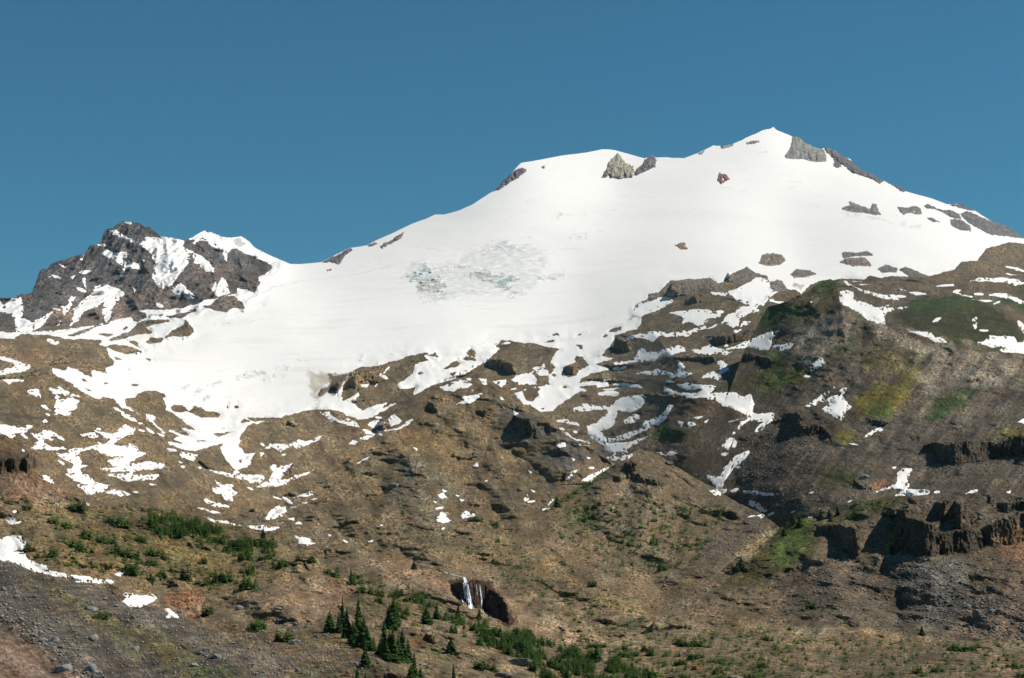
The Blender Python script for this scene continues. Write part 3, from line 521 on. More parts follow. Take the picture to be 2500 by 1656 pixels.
# tone zones: outline, feather, albedo, strength
BROWN = (0.215, 0.168, 0.106); DARK = (0.115, 0.092, 0.068); GREY = (0.150, 0.140, 0.125); GREEN = (0.052, 0.108, 0.016); DKGREEN = (0.040, 0.074, 0.013); OCHRE = (0.29, 0.215, 0.115)
YGREEN = (0.150, 0.132, 0.022); PINK = (0.30, 0.200, 0.150); RUST = (0.30, 0.155, 0.085); PURP = (0.13, 0.105, 0.092); TAN = (0.36, 0.290, 0.185); PEAK = (0.150, 0.142, 0.150); PEAKB = (0.225, 0.180, 0.160)
ZONES = [(K(a, b), f, c, w_) for a, b, f, c, w_ in [
 ('P','1250,700 1700,640 2900,560 2900,1700 1850,1700 1750,1250 1300,1230 1400,1000 1250,850',130,(0.145,0.118,0.084),.9),
 ('P','1850,840 2100,740 2900,840 2900,1250 1750,1250 1750,1000',60,(0.118,0.102,0.083),.9),
 ('P','-400,700 0,650 100,600 330,500 620,560 680,640 640,740 300,810 -400,860',25,PEAK,1),
 ('C1','1000,780 1400,700 1750,760 2000,700 1900,820 1300,880 600,1060 300,1060 500,880',25,PEAKB,.7),
 ('C1','1550,460 2000,560 2250,520 2100,740 1750,790 1500,640',20,PEAKB,.6),
 ('C8','190,400 400,290 560,300 560,360 380,450 200,520',8,GREEN,.6),
 ('C8','1300,400 1450,290 1700,235 1950,260 2150,350 2300,430 2366,600 2200,715 1900,700 1700,640 1400,550',8,(0.046,0.050,0.014),.97), ('C8','1450,330 1700,240 1900,270 1800,330 1550,370',12,DKGREEN,.8),
 ('C8','2120,270 2366,260 2600,300 2600,420 2366,380 2200,320',8,DKGREEN,.9), ('C8','2230,210 2366,120 2600,120 2600,220 2366,240',8,DKGREEN,.6),
 ('C8','880,340 1000,380 1050,440 950,440',4,GREEN,.9), ('C8','880,510 1040,510 980,620 850,730 750,740',14,GREEN,.75),
 ('C8','420,500 700,160 860,120 820,300 640,480 480,560',22,DKGREEN,.55), ('C8','700,120 850,120 880,170 750,200',6,DKGREEN,.7),
 ('C8','260,740 430,700 420,830 640,860 560,960 250,1060 240,860',12,GREEN,.85), ('C8','400,900 650,850 560,980 420,1020',10,YGREEN,.8),
 ('C8','1000,1010 1300,930 1520,830 1460,1000 1250,1230 950,1240',14,YGREEN,.85), ('C8','1080,1150 1250,1130 1270,1230 1080,1220',8,GREEN,.7), ('C8','1150,640 1400,640 1600,720 1550,850 1250,900 1050,820 950,760',22,YGREEN,.4),
 ('C8','1530,1290 1660,1100 1850,1010 2060,1000 1870,1130 1620,1280',8,DKGREEN,.85), ('C8','760,1330 860,1320 1010,1420 900,1480 790,1440',8,YGREEN,.8),
 ('C8','1060,440 1210,490 1400,535 1750,650 1900,700 2366,725 2600,735 2600,850 2366,850 1900,830 1600,760 1300,640 1080,560',9,(0.33,0.285,0.225),.8), ('C8','850,340 880,420 1040,480 1000,560 850,640 600,800 450,830 480,660 700,480 820,340',12,(0.25,0.225,0.195),.75),
 ('C8','1500,780 1900,700 2366,740 2366,900 2000,960 1560,1000',30,(0.27,0.235,0.19),.8), ('C8','450,560 900,330 1060,480 800,700 480,830',20,(0.235,0.21,0.18),.75), ('C8','1400,1230 1600,1080 1560,1200 1400,1260',8,TAN,.45),
 ('D8','640,810 760,800 1000,850 960,960 680,970',10,(0.07,0.075,0.02),.9), ('D8','380,930 500,920 480,980 380,1000',8,YGREEN,.5), ('D8','1130,950 1260,900 1280,960 1130,990',6,RUST,.6), ('D8','2050,600 2200,500 2366,460 2366,560 2200,560',8,YGREEN,.6),
 ('D4','0,640 330,290 430,220 640,300 680,420 620,560 480,660 300,760 0,830 -100,820',12,(0.085,0.080,0.024),.9), ('D4','360,310 600,280 640,420 500,620 380,640 280,450',14,GREEN,.55),
 ('D4','600,240 1000,120 1350,60 1400,130 1150,230 900,290 640,280',10,(0.09,0.08,0.03),.7), ('D4','0,600 200,440 340,310 380,330 200,490 60,640',5,TAN,.5),
 ('D4','1220,380 1300,360 1300,440 1250,580 1210,540',5,YGREEN,.8), ('D4','2050,500 2200,380 2366,300 2600,300 2600,650 2300,640 2100,560',14,RUST,.5), ('D4','1850,950 2366,800 2600,850 2600,1280 2000,1270 1750,1150',30,PINK,.35),
 ('D4','1300,650 1900,560 1900,900 1800,1150 1400,1120 1350,850',30,(0.185,0.180,0.160),.8), ('D4','600,600 1300,560 1300,1000 900,980 500,800',40,(0.165,0.135,0.105),.8),
 ('D4','-50,1130 700,1170 1500,1240 2366,1270 2600,1290 2600,1350 1500,1400 800,1350 -50,1240',12,TAN,.8), ('D4','-200,1200 2700,1300 2700,1800 -200,1800',20,(0.20,0.150,0.095),.8),
 ('D3','300,600 1000,800 1900,950 2366,1050 2366,1200 1400,1250 800,1250 0,800 0,650',40,(0.195,0.150,0.098),.75), ('D3','0,350 400,500 900,820 1300,1000 1100,1100 600,800 0,560',16,OCHRE,.55),
 ('D3','1300,1110 1420,1090 1440,1140 1310,1180',5,TAN,.8), ('D3','0,780 150,850 400,1050 1000,1280 900,1290 200,1130 150,1000',14,(0.34,0.26,0.185),.75),
 ('D2','1300,600 1700,780 2366,1250 2300,1330 1700,950 1300,800 1050,720',20,(0.31,0.225,0.155),.6), ('D2','1150,560 1300,570 1700,760 1760,900 1500,800 1200,650',10,(0.34,0.225,0.15),.6),
 ('D2','430,750 550,760 700,880 720,950 550,950 430,830',8,(0.38,0.31,0.22),.8), ('D2','700,760 900,780 930,880 720,920',8,RUST,.4), ('D2','0,640 800,900 750,1150 400,1100 0,950',30,(0.29,0.205,0.145),.65),
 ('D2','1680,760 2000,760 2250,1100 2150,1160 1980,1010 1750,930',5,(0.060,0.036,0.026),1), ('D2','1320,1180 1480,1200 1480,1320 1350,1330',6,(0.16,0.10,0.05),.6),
 ('D2','160,1350 350,1350 330,1500 200,1568 130,1450',12,RUST,.3), ('D2','2100,1350 2366,1400 2366,1480 2150,1430',5,TAN,.7), ('D3','60,1380 350,1480 320,1540 80,1480',5,TAN,.7), ('D2','1740,1380 2000,1568 1700,1568',10,TAN,.6),
 ('D6','1250,250 1600,150 2000,450 1800,560 1450,420 1250,330',20,OCHRE,.6), ('D6','1200,380 1400,400 1700,900 1550,930 1250,700',25,(0.185,0.165,0.125),.7), ('D6','1350,420 1650,480 1650,650 1500,620',16,(0.16,0.155,0.125),.6),
 ('D6','2100,0 2366,50 2600,300 2366,260 2150,150',14,(0.09,0.088,0.082),.85), ('D6','850,560 1100,550 1150,900 850,850',20,OCHRE,.35), ('D6','760,400 1350,150 1300,250 850,450',10,OCHRE,.45), ('D6','1250,170 1400,170 1400,260 1290,260',6,RUST,.5),
 ('D7','600,280 950,330 900,450 600,480 350,420',20,(0.115,0.110,0.100),.75), ('D7','850,750 1600,600 1750,680 1300,900 900,950',20,(0.20,0.165,0.115),.6), ('D7','920,650 1110,570 1260,640 1150,780 900,730',10,(0.235,0.185,0.14),.6),
 ('D7','1350,200 1430,130 1530,160 1680,200 1600,250 1430,270',7,GREEN,.85), ('D7','500,760 700,640 960,500 1000,470 940,560 740,680 560,800',6,DKGREEN,.6), ('D7','600,780 850,760 850,950 620,980',14,(0.075,0.085,0.03),.6),
 ('D7','1450,900 1900,800 1900,950 1700,1100 1400,1050',20,(0.20,0.145,0.085),.6), ('D7','1900,1030 2366,800 2366,700 1850,1050 1700,1250 1750,1330 2000,1200',18,PURP,.7),
 ('D7','1950,1230 2200,1060 2366,980 2366,1010 2100,1240 1980,1290',5,TAN,.5),
 ('C7','1850,680 2000,560 2200,520 2366,400 2366,800 2200,760 2000,720',14,(0.08,0.085,0.025),.6), ('C7','1350,600 1500,600 1700,640 1500,700 1250,700',14,(0.10,0.085,0.04),.5), ('C7','1600,760 1850,790 1950,830 1700,900',10,RUST,.3),
 ('C7','0,450 400,330 500,420 300,560 0,420',20,(0.22,0.175,0.115),.5), ('C7','2230,20 2366,-20 2366,180 2200,190',8,DKGREEN,.6),
 ('C5','0,230 350,220 560,250 800,270 940,440 850,500 300,560 0,560',12,(0.195,0.150,0.095),.7), ('C5','0,330 350,380 400,490 200,480 0,400',10,RUST,.25),('C5','430,290 900,270 920,450 500,470 420,400',15,(0.165,0.135,0.095),.7),
 ('D5','0,250 300,400 280,560 100,640 0,640 -200,640 -200,200',10,(0.13,0.100,0.065),.8), ('D5','0,560 300,560 650,700 600,790 200,760 0,760 -200,760',10,(0.27,0.165,0.115),.7), ('D5','220,800 400,710 590,780 440,830 250,860',5,TAN,.7),
 ('D5','200,900 700,850 1500,960 2300,1200 2366,1500 1500,1500 900,1350 300,1250 180,1050',40,(0.22,0.165,0.095),.7), ('D5','1230,1050 1350,1060 1260,1120 1200,1080',5,TAN,.8), ('D5','830,900 1050,960 1000,1010 860,960',5,TAN,.5),
 ('D5','600,900 1500,980 2200,1250 1700,1400 1000,1150 400,1050',60,YGREEN,.45), ('D5','1350,1500 1650,1500 1600,1700 1400,1650',10,RUST,.5), ('D1','1380,900 1500,840 1660,870 1660,950 1580,1090 1450,1000',6,RUST,.75), ('D1','1440,1480 2366,1560 2366,1300 1700,1000 1450,1040',40,(0.24,0.175,0.125),.5),
 ('D5','1430,900 1900,920 2050,960 1800,1000 1500,960',16,(0.10,0.10,0.04),.4),
 ('D1','-200,400 0,560 400,740 1000,850 1600,1130 2366,1400 2366,1700 -200,1700',10,(0.150,0.135,0.118),.9), ('D1','-200,1030 0,1100 300,1280 700,1500 800,1700 -200,1700',30,(0.29,0.205,0.160),.85),
 ('D1','150,660 250,680 900,1050 1500,1300 1800,1480 2000,1568 1500,1568 1000,1250 500,930',20,(0.135,0.120,0.035),.6), ('D1','1580,1480 1980,1450 2020,1568 1600,1568',12,GREEN,.45), ('D1','700,950 820,960 850,1020 700,1010',4,GREY,.9),
 ('D1','1550,1150 2300,1150 2300,1350 1700,1250',18,(0.12,0.10,0.04),.45), ('D2','0,1150 500,1200 900,1400 1000,1568 0,1568',40,(0.19,0.155,0.115),.6), ('D2','400,1460 700,1480 750,1568 450,1568',14,GREEN,.4), ('D2','1500,1310 1750,1420 1650,1440 1540,1390',8,GREEN,.5),
 ('D2','450,1170 850,1250 700,1290 450,1220',8,YGREEN,.5),('D2','930,880 1080,900 1150,1050 980,1000',10,(0.14,0.13,0.05),.6),
]]
OUTCROP = [(K(a, b), c, l) for a, b, c, l in [
 ('C3','1040,320 1080,370 1100,400 1165,430 1180,480 1160,510 1060,525 990,515 960,480 950,450 970,390 1010,360',(0.30,0.27,0.20),'pale ochre crag on the snow just below the left summit dome'),
 ('C3','910,520 925,480 950,462 985,480 975,508',(0.13,0.11,0.11),'small dark rock at the lower left foot of the ochre crag'),
 ('C3','1330,333 1362,372 1350,430 1290,460 1185,500 1180,475 1240,420 1270,370 1300,352',(0.15,0.13,0.13),'dark pointed crag with snow streaks on the saddle between the summits'),
 ('C3','1880,485 1935,490 1962,532 1890,570 1860,545 1865,508',(0.20,0.10,0.09),'small dark red rock alone on the upper snowfield'),
 ('C3','1485,1087 1530,1070 1580,1058 1600,1073 1582,1085 1617,1105 1560,1113 1540,1092',(0.22,0.15,0.095),'thin brown bird shaped rock in the middle of the snowfield'),
 ('C3','0,650 50,590 90,545 180,465 235,440 300,450 250,500 150,560 60,620',(0.13,0.11,0.12),'dark rocks on the left shoulder of the snow dome'),
 ('C4','460,170 530,190 560,230 650,270 720,290 730,340 735,385 640,390 530,365 410,360 390,350 440,270',(0.22,0.21,0.18),'grey green crag right of the summit'),
 ('C4','715,262 800,295 870,330 960,400 1090,470 1205,548 1172,565 1080,515 960,487 900,430 860,410 800,360 730,310',(0.13,0.115,0.11),'jagged dark ridge descending right from the summit crag'),
 ('C4','795,368 850,385 856,425 835,438 798,430',(0.14,0.11,0.11),'small dark rock below the jagged summit ridge'),
 ('C4','1200,540 1300,575 1397,636 1350,632 1260,575',(0.13,0.09,0.09),'thin dark rock strip on the right skyline'),
 ('C4','920,718 1000,745 1090,780 1118,738 1142,745 1168,800 1192,832 1120,822 1000,807 860,780 930,745',(0.19,0.165,0.145),'brown twin peaked rock on the right snow slope'),
 ('C4','1325,765 1390,770 1450,753 1500,765 1522,822 1400,807 1370,828 1340,800',(0.18,0.155,0.14),'brown two lobed rock right of the twin peaked rock'),
 ('C4','1538,750 1580,738 1650,778 1780,798 1832,820 1850,865 1780,852 1720,822 1630,782 1560,770',(0.15,0.135,0.125),'long dark rock running down the right snow slope'),
 ('C4','1555,846 1600,855 1682,886 1610,882',(0.17,0.14,0.13),'thin brown sliver of rock on the right snow slope'),
 ('C4','1838,820 1900,798 2110,888 2220,910 2300,965 2400,1040 2366,1022 2100,992 2060,975 1910,895 1870,850',(0.145,0.13,0.125),'large dark layered rock shoulder at the right skyline'),
 ('C4','1760,868 1840,868 1920,920 1927,962 1830,947 1770,922',(0.15,0.13,0.12),'dark blocky rock left of the layered shoulder'),
 ('C4','1732,742 1860,735 1960,795 1900,790 1800,757',(0.12,0.105,0.105),'thin dark rock cap on the right skyline above the shoulder'),
 ('C4','180,1222 210,1160 300,1143 370,1163 397,1200 350,1247 230,1242',(0.185,0.150,0.115),'round brown rock island highest on the snow above the ledges'),
 ('C4','862,1145 900,1133 1000,1145 1070,1128 1127,1157 1000,1167 875,1182',(0.165,0.14,0.115),'flat upper rock of the two stacked brown islands in the snow'),
 ('C4','848,1217 920,1183 1050,1183 1103,1220 1100,1247 950,1247',(0.195,0.15,0.12),'oval lower rock of the two stacked brown islands in the snow'),
 ('C4','1158,1275 1220,1243 1325,1265 1310,1297 1200,1302',(0.165,0.14,0.12),'small oval rock island right of the two stacked ones'),
 ('C4','438,1322 490,1278 600,1288 655,1312 580,1337 470,1348',(0.17,0.14,0.11),'low brown rock island left above the green moraine crest'),
 ('C3','1917,1392 1928,1352 2040,1290 2110,1262 2180,1308 2270,1335 2282,1352 2180,1342 2120,1392 2000,1387',(0.15,0.12,0.095),'large dark brown knoll standing on the snow edge'),
 ('C3','1295,1485 1380,1470 1480,1372 1800,1350 1860,1388 1952,1450 1940,1467 1830,1462 1740,1430 1640,1455 1600,1490 1500,1517 1443,1512 1480,1420 1380,1490 1300,1517',(0.16,0.13,0.10),'long brown rock wall on the snow edge left of the dark knoll'),
 ('C2','635,478 700,445 780,405 860,360 880,375 830,410 790,460 770,495 740,485 700,465',(0.14,0.12,0.12),'dark rock wedge beside the snow saddle'),
 ('C2','1003,338 1060,312 1092,325 1010,348',(0.16,0.13,0.12),'small dark rock on the left crest above the saddle'),
 ('C2','1108,348 1130,325 1200,295 1300,228 1280,270 1210,315 1120,357',(0.17,0.14,0.13),'elongated dark rock on the snow crest left of the dome'),
 ('C2','675,545 705,530 700,542',(0.2,0.12,0.1),'tiny red brown rock in the snow under the saddle wedge'),
 ('C3','410,430 440,420 430,448',(0.17,0.15,0.14),'tiny rock under the flat top of the snow dome'),
 ('C3','1885,262 1950,255 2005,238 1990,265 1900,275',(0.2,0.18,0.15),'row of small brown rocks on the ridge left of the summit'),
 ('C3','2095,235 2130,225 2200,215 2210,230 2110,248',(0.2,0.18,0.15),'scattered grey rocks just under the summit ridge'),
 ('C3','1700,330 1740,305 1770,290 1735,325',(0.2,0.18,0.14),'small brown rock rib on the ridge right of the saddle crag'),
 ('C8','265,170 330,115 370,125 412,190 350,210 300,200',(0.17,0.15,0.125),'grey brown boulder like knoll in the snow left of the moraine crest'),
 ('C8','1335,25 1390,8 1480,50 1580,90 1500,95 1400,70',(0.15,0.125,0.10),'dark rock wedge on the snow edge right of the oval island'),
]]
def descr(poly):
    p = np.array(poly); x, y = p.mean(0); wd = np.ptp(p[:, 0]); ht = np.ptp(p[:, 1])
    return x, y, wd, ht

# ------------------------------------------------------------------ build grids
def gridx(s):
    a = max(s.x0, -340); b = min(s.x1, 2860)
    xs = np.concatenate([np.arange(a, -30, 9.0), np.arange(max(a, -30), min(b, 2530), 2.2), np.arange(max(2530, a), b, 9.0), [b]]) if a < -30 else \
         np.concatenate([np.arange(a, min(b, 2530), 2.2), np.arange(max(2530, a), b, 9.0), [b]])
    return np.unique(xs)
def fbm_relief(X, Yd, Z, px, lam0, seeds, amp=0.24, aniso=1.0):
    out = np.zeros(X.shape, np.float32); hi = np.zeros(X.shape, np.float32); lam = lam0; k = 0
    pm = float(np.percentile(px, 10))
    while lam > 2.0 * pm and k < 12:
        wgt = sstep(1.6, 3.5, lam / px)
        n = gnoise(X / lam, Yd / lam * aniso, Z / lam, seeds + k)
        if k % 2 == 0: n = n * 0.6 + (0.25 - np.abs(n)) * 0.8
        v = (amp * lam ** 0.92 * n * wgt)
        h = sstep(60, 22, lam / px)          # how far this band counts as small relief
        out += (v * (1 - h)).astype(np.float32); hi += (v * h * 1.55).astype(np.float32)
        lam /= 1.9; k += 1
    return out, hi

def jitter(X, Y, seed, a=1.0):
    return a * (4.6 * gnoise(X / 21, Y / 13, np.full_like(X, .3), seed) + 4.2 * gnoise(X / 9, Y / 5.5, np.full_like(X, .7), seed + 1)
                + 3.6 * gnoise(X / 3.6, Y / 2.6, np.full_like(X, .1), seed + 2))

def bbox_idx(s, poly, m=14):
    p = np.array(poly)
    return ((s.PX > p[:, 0].min() - m) & (s.PX < p[:, 0].max() + m) & (s.PY > p[:, 1].min() - m) & (s.PY < p[:, 1].max() + m) & s.live)
def sdf_on(s, poly, m=14):
    out = np.full(s.PX.shape, -99.0, np.float32)
    q = bbox_idx(s, poly, m)
    if q.any(): out[q] = polysdf(poly, s.PX[q], s.PY[q])
    return out

# long forms of the land: crest lines (+) and gullies (-): line, half width, strength
FORMS = [(K(a, b), w_, k) for a, b, w_, k in [
 ('D6','200,1450 550,1180 900,1000 1270,780 1400,700 1500,560',60,1.0), ('D6','1560,250 1900,600 2100,900 2300,1300',55,-.8), ('D6','1350,350 1500,900 1600,1350',60,.7), ('D6','1150,400 1100,800 1050,1200',40,-.5),
 ('D6','2366,100 2000,500 1900,900 1750,1250',40,.5), ('D6','0,600 500,900 900,1100 1300,1250',40,-.7), ('D6','700,600 900,900 1200,1150',30,.5), ('D6','800,450 1000,800 1100,1100',22,-.5),('D6','1400,350 1650,800 1780,1000',22,.45),
 ('D7','0,250 400,500 700,900 1100,1200 1400,1500',70,-1.0), ('D7','0,650 300,1000 700,1300 1100,1480',45,.9), ('D7','1150,430 900,650 650,820 450,960',34,1.0), ('D7','1250,640 1600,700 1900,800 2200,1000',34,.8), ('D7','1300,700 1250,1000 1150,1300',45,.5),('D7','1500,700 1550,1000 1500,1300',30,-.5),
 ('D7','2366,1000 2100,1250 1900,1450',30,-.7), ('D7','1450,180 1380,280 1250,330',18,.8), ('D7','1500,170 1750,120 2000,150',25,.7), ('D7','1700,350 1950,300 2150,330',20,-.7), ('D7','0,250 60,450 150,700',30,.6),('D7','850,250 1000,500 900,560',25,-.6),
 ('D2','700,250 1100,480 1300,570 1500,700 1750,760',30,-.9), ('D2','800,300 1200,560 1600,800 1900,1080 2366,1300',28,.9), ('D2','1000,450 1350,640 1700,780',22,-.6), ('D2','1400,540 1800,480 2200,600 2366,680',26,.6),
 ('D3','0,520 500,780 1000,1020 1500,1100',40,.7), ('D3','0,1000 400,1180 900,1280 1500,1250',34,-.9), ('D3','600,1350 1200,1330 1900,1400 2366,1480',30,.7), ('D3','900,900 1600,980 2366,1080',35,-.6), ('D3','150,800 400,1050 800,1200',22,.7),
 ('D2','0,560 500,620 900,850 1300,1100',34,.6), ('D2','450,900 900,1150 1400,1300 1700,1450',30,-.6), ('D2','0,900 450,1100 900,1300 1300,1568',34,.7), ('D2','1450,1150 1900,1300 2366,1500',24,.8),('D2','1400,1300 1800,1420 2100,1568',20,-.7),
 ('D1','200,80 600,60 1100,250 1700,300',30,.8), ('D1','0,250 500,350 1100,430 1700,560 2366,700',36,-.6), ('D1','250,300 900,400 1500,600 2366,900',30,.6), ('D1','300,600 1000,720 1600,900 2366,1150',26,-.7), ('D1','1300,900 1700,850 2366,1000',26,.7),
 ('D1','0,250 150,500 350,700 900,850',28,-.8), ('D1','0,1000 500,1300 800,1568',34,.7), ('D1','0,1150 300,1450 500,1568',26,-.5), ('D1','200,650 900,1050 1900,1500',22,-.5), ('D1','500,850 1200,1150 1900,1400',24,.45),
 ('D5','0,480 250,620 600,720',30,-.6), ('D5','100,60 500,150 900,200',30,.7), ('D5','300,400 700,330 1200,420 1500,480',26,.6), ('D5','900,120 1300,250 1700,480 1900,640 2100,800',26,.8), ('D5','1500,600 1900,800 2300,900',26,-.7), ('D5','1900,760 2366,650',26,.7),
 ('C5','0,620 400,560 700,720 1000,860',34,.9), ('C5','0,280 500,300 900,400',34,.9), ('C5','0,850 500,950 900,1050',34,-.6), ('C5','1050,720 1250,720 1600,1000',26,1.0), ('C5','900,1100 1200,1050 1450,1200',24,.8), ('C5','1650,1250 1850,1160 1950,1330',20,.9),
 ('C5','1980,1000 2366,900',26,.8), ('C5','650,1200 850,1220 950,1300',20,.9), ('C5','400,1250 700,1290 1000,1360 1400,1340',16,-.5), ('C6','0,960 400,880 700,850 950,960',28,1.0), ('C6','0,1150 400,1230 700,1100 1050,1060',24,-.7),
 ('C6','850,620 1200,470 1480,390',30,.9), ('C6','900,900 1200,780 1600,640',24,-.6), ('C6','2000,430 2200,340 2366,300',26,.9), ('C6','1500,720 1750,700 2010,630 2250,830',26,.9),('C6','450,1300 700,1150 900,1050',22,.6),
 ('C7','0,420 200,360 500,350',24,.9), ('C7','620,500 730,420 800,490',16,.9), ('C7','900,400 1080,230 1300,290 1600,260',22,.9), ('C7','850,480 1200,480 1560,400 1900,430 2300,420',20,.9), ('C7','740,600 1000,560 1300,600 1850,640',20,.9),
 ('C7','620,760 850,700 1300,720 1750,760 2050,900',24,.9), ('C7','1200,60 1500,60 1900,150 2200,130',20,.8), ('C7','950,1000 1150,960 1250,950',18,.8), ('C7','1450,850 1480,1000 1900,850 2100,980',22,.7), ('C7','250,850 450,930 600,1050 850,1180',22,.7),
 ('C3','1300,1500 1500,1390 1900,1400',14,.9), ('C3','1600,1560 1800,1480 2000,1500 2366,1500',16,.9), ('C8','0,330 250,300 500,200',16,.8), ('C8','0,470 200,420 600,300',20,.7),
 ('C8','1000,90 1500,110 2000,40 2366,60',22,.8), ('C8','1000,200 1400,230 1800,180 2366,200',18,.8), ('C8','860,320 900,700 500,1000',30,.7), ('C8','1050,450 1000,900 600,1200',26,-.6), ('C8','1500,560 1450,900 1250,1200',26,.7), ('C8','1750,700 1600,1050 1300,1350',24,-.7), ('C8','2100,740 1850,1080 1500,1400',24,.7),('C8','2366,750 2150,1050 1900,1300',24,-.6),
 ('D8','0,950 700,900 1300,1050',26,-.7), ('D8','1400,780 1900,830 2366,860',30,.5), ('D8','600,580 900,700 1300,760',24,-.6), ('D8','900,930 1200,1000 1300,950',18,.8), ('D8','400,350 600,320 800,450',16,.8),
 ('D4','0,650 400,480 620,560',26,.8), ('D4','700,600 900,900 1000,1100',50,.7), ('D4','1200,650 1350,900 1300,1150',40,-.6), ('D4','1600,600 1600,900 1500,1150',50,.6), ('D4','1900,700 1950,950 1900,1200',34,-.6), ('D4','2300,500 2200,900 2100,1200',45,.7), ('D4','0,1150 700,1180 1500,1260 2366,1280',22,.9),('D4','0,1400 800,1420 1500,1460 2366,1500',26,-.5),
]]
def forms(s, X, Y, D0, G, snow):
    out = np.zeros(X.shape, np.float32)
    for p, wd, k in FORMS:
        q = bbox_idx(s, p, wd * 2.1) & (Y < s.bot[None] + 40)
        if not q.any(): continue
        d = linedist(p, X[q], Y[q]) + wd * .30 * gnoise(X[q] / (wd * .8), Y[q] / (wd * .6), X[q] * 0, 7)
        t = np.clip(1 - d / (wd * 1.5), 0, 1)
        out[q] -= k * wd * (0.32 if s is MOUNTAIN else 0.52) * t * t * (1.35 - .35 * t) * (D0[q] / F) * (0.7 + 0.55 * G[q])
    # gullies and ribs down the fall line
    q = s.live & (snow < 14)
    if s is MOUNTAIN: q &= Y > 700
    def g(a, b):
        n1 = 0.28 - np.abs(gnoise(a / 58 + .5 * gnoise(a / 70, b / 70, a * 0 + .2, 15), b / 190, a * 0 + .5, 16))
        n2 = 0.28 - np.abs(gnoise(a / 21 + .4 * gnoise(a / 30, b / 30, a * 0 + .2, 19), b / 75, a * 0 + .1, 17))
        return -n1 * 58 * .30 - n2 * 21 * .34 * np.clip(.6 + 1.4 * gnoise(a / 150, b / 120, a * 0 + .9, 18), 0, 1.4)
    v = np.zeros(X.shape, np.float32)
    for th, wt in ((.75, 1 - sstep(950, 1300, X)), (-.72, sstep(1550, 1850, X)), (.45 if s.order == 5 else -.35, .55 * sstep(950, 1300, X) * (1 - sstep(1550, 1850, X)))):
        ac = X * math.cos(th) - Y * math.sin(th); al = X * math.sin(th) + Y * math.cos(th)
        v += on(q & (wt > 0), g, ac, al) * wt
    return out + v * (D0 / F) * (0.55 + 0.45 * G) * (1 - sstep(0, 12, snow)) * s.gul
NB = 10     # rows behind each crest
for s in SHEETS:
    x = gridx(s); top = silh(s, x); bot = front_top(s, x)
    s.xs = x; s.topv = top
    rows = int(min(np.max(bot + 70 - top), 1400) / 2.2) + 1
    if s.order == 0 or s.name in ('hillside', 'ground'): rows = int((1720 - top.min()) / 2.2)
    rows += 30
    sv = np.arange(rows) * 2.2
    fx_ = np.arange(x[0], x[-1], 2.0); ft = np.interp(fx_, x, top); kw = np.hanning(91); kw /= kw.sum()
    sm = np.interp(x, fx_, np.convolve(np.pad(ft, 45, 'edge'), kw, 'valid'))
    dl = np.clip(sm - top, -55, 55)
    s.PX = np.repeat(x[None], rows, 0); s.PY = top[None] + sv[:, None] + dl[None] * sstep(0, 130, sv)[:, None]
    s.live = s.PY < (bot[None] + 60 + 110 * (x[None] < 160) * (x[None] > -200))
    s.live &= s.PY < 1700
    s.bot = bot
    X, Y = s.PX, s.PY
    D0 = np.full(X.shape, 1000.0); q = s.live
    D0[q] = np.exp(s.f(X[q], Y[q]))
    if s is MOUNTAIN:                # the slope left of the moraine meets the foot of its flank
        dx_ = np.interp(Y[q], [770, 785, 850, 930, 1060, 1190, 1500], [1862, 1853, 1820, 1790, 1740, 1700, 1640]) - X[q]
        t_ = np.maximum(sstep(0, 300, dx_), sstep(1000, 770, Y[q]))
        t_ = np.where(dx_ < -40, 1, t_)
        D0[q] = D0[q] * t_ + np.exp(SHEETS[6].f(np.maximum(X[q], 1600), Y[q])) * (1 - t_)
    if s.order == 4:                 # the pointed hill grows out of the central one
        dx_ = X[q] - np.interp(Y[q], [1203, 1262, 1310, 1700], [1400, 1330, 1290, 1230])
        t_ = np.maximum(sstep(0, 130, dx_), sstep(1300, 1220, Y[q]))
        D0[q] = D0[q] * t_ + np.exp(SHEETS[5].f(X[q], Y[q])) * (1 - t_)
    for t in SHEETS[:s.order]:       # hidden skirts stay behind the ground in front of them
        tt = np.broadcast_to(silh(t, x)[None], X.shape)
        q3 = q & (Y > tt + 2)
        if q3.any():
            tc_ = np.minimum(silh(t, x), 3000); gr = np.abs(np.gradient(tc_, x)); gr = np.maximum(gr, np.maximum(np.roll(gr, 3), np.roll(gr, -3)))
            gr = np.broadcast_to(np.sqrt(1 + gr ** 2)[None], X.shape)
            over = np.clip(((Y[q3] - tt[q3]) / gr[q3] - 7) / 45, 0, 1)
            val = np.exp(t.f(X[q3], Y[q3])) * (1.0003 + 0.08 * over)
            if s.order == 5 and t.order == 4:      # joint of the two hills
                pj = np.clip((Y[q3] - tt[q3]) / gr[q3] / 60, 0, 1)
                val = np.where((Y[q3] > 1215) & (X[q3] < 1420), val * (.9 + .1 * pj), val)
            D0[q3] = np.maximum(D0[q3], val)
    # round the crest over: the last rows before the skyline run away faster
    px = D0 / (F / 2.44)
    wx, wy, wz = world(X, Y, D0)
    L0 = 0.16 * D0.mean()
    rel = np.zeros(X.shape, np.float32); rlo = np.zeros(X.shape, np.float32)
    rlo[q], rel[q] = fbm_relief(wx[q], wy[q], wz[q], px[q], L0, 20 + s.order * 7, aniso=0.12 if s is MOUNTAIN else 0.4)
    jit = np.zeros(X.shape, np.float32); jit[q] = jitter(X[q], Y[q], 5)
    # snow signed distances (union) -------------------------------------------
    snow = np.full(X.shape, -99.0, np.float32); s.drapes = []
    if s is MOUNTAIN:
        b = sdf_on(s, BIG)
        for h in HOLES: b = np.minimum(b, -sdf_on(s, h, 62))
        dead = ~s.live; b[dead] = -99
        edgej = jit * 0.55
        b = b + np.where(b > -20, edgej, 0)
        s.big = b; snow = np.maximum(snow, b)
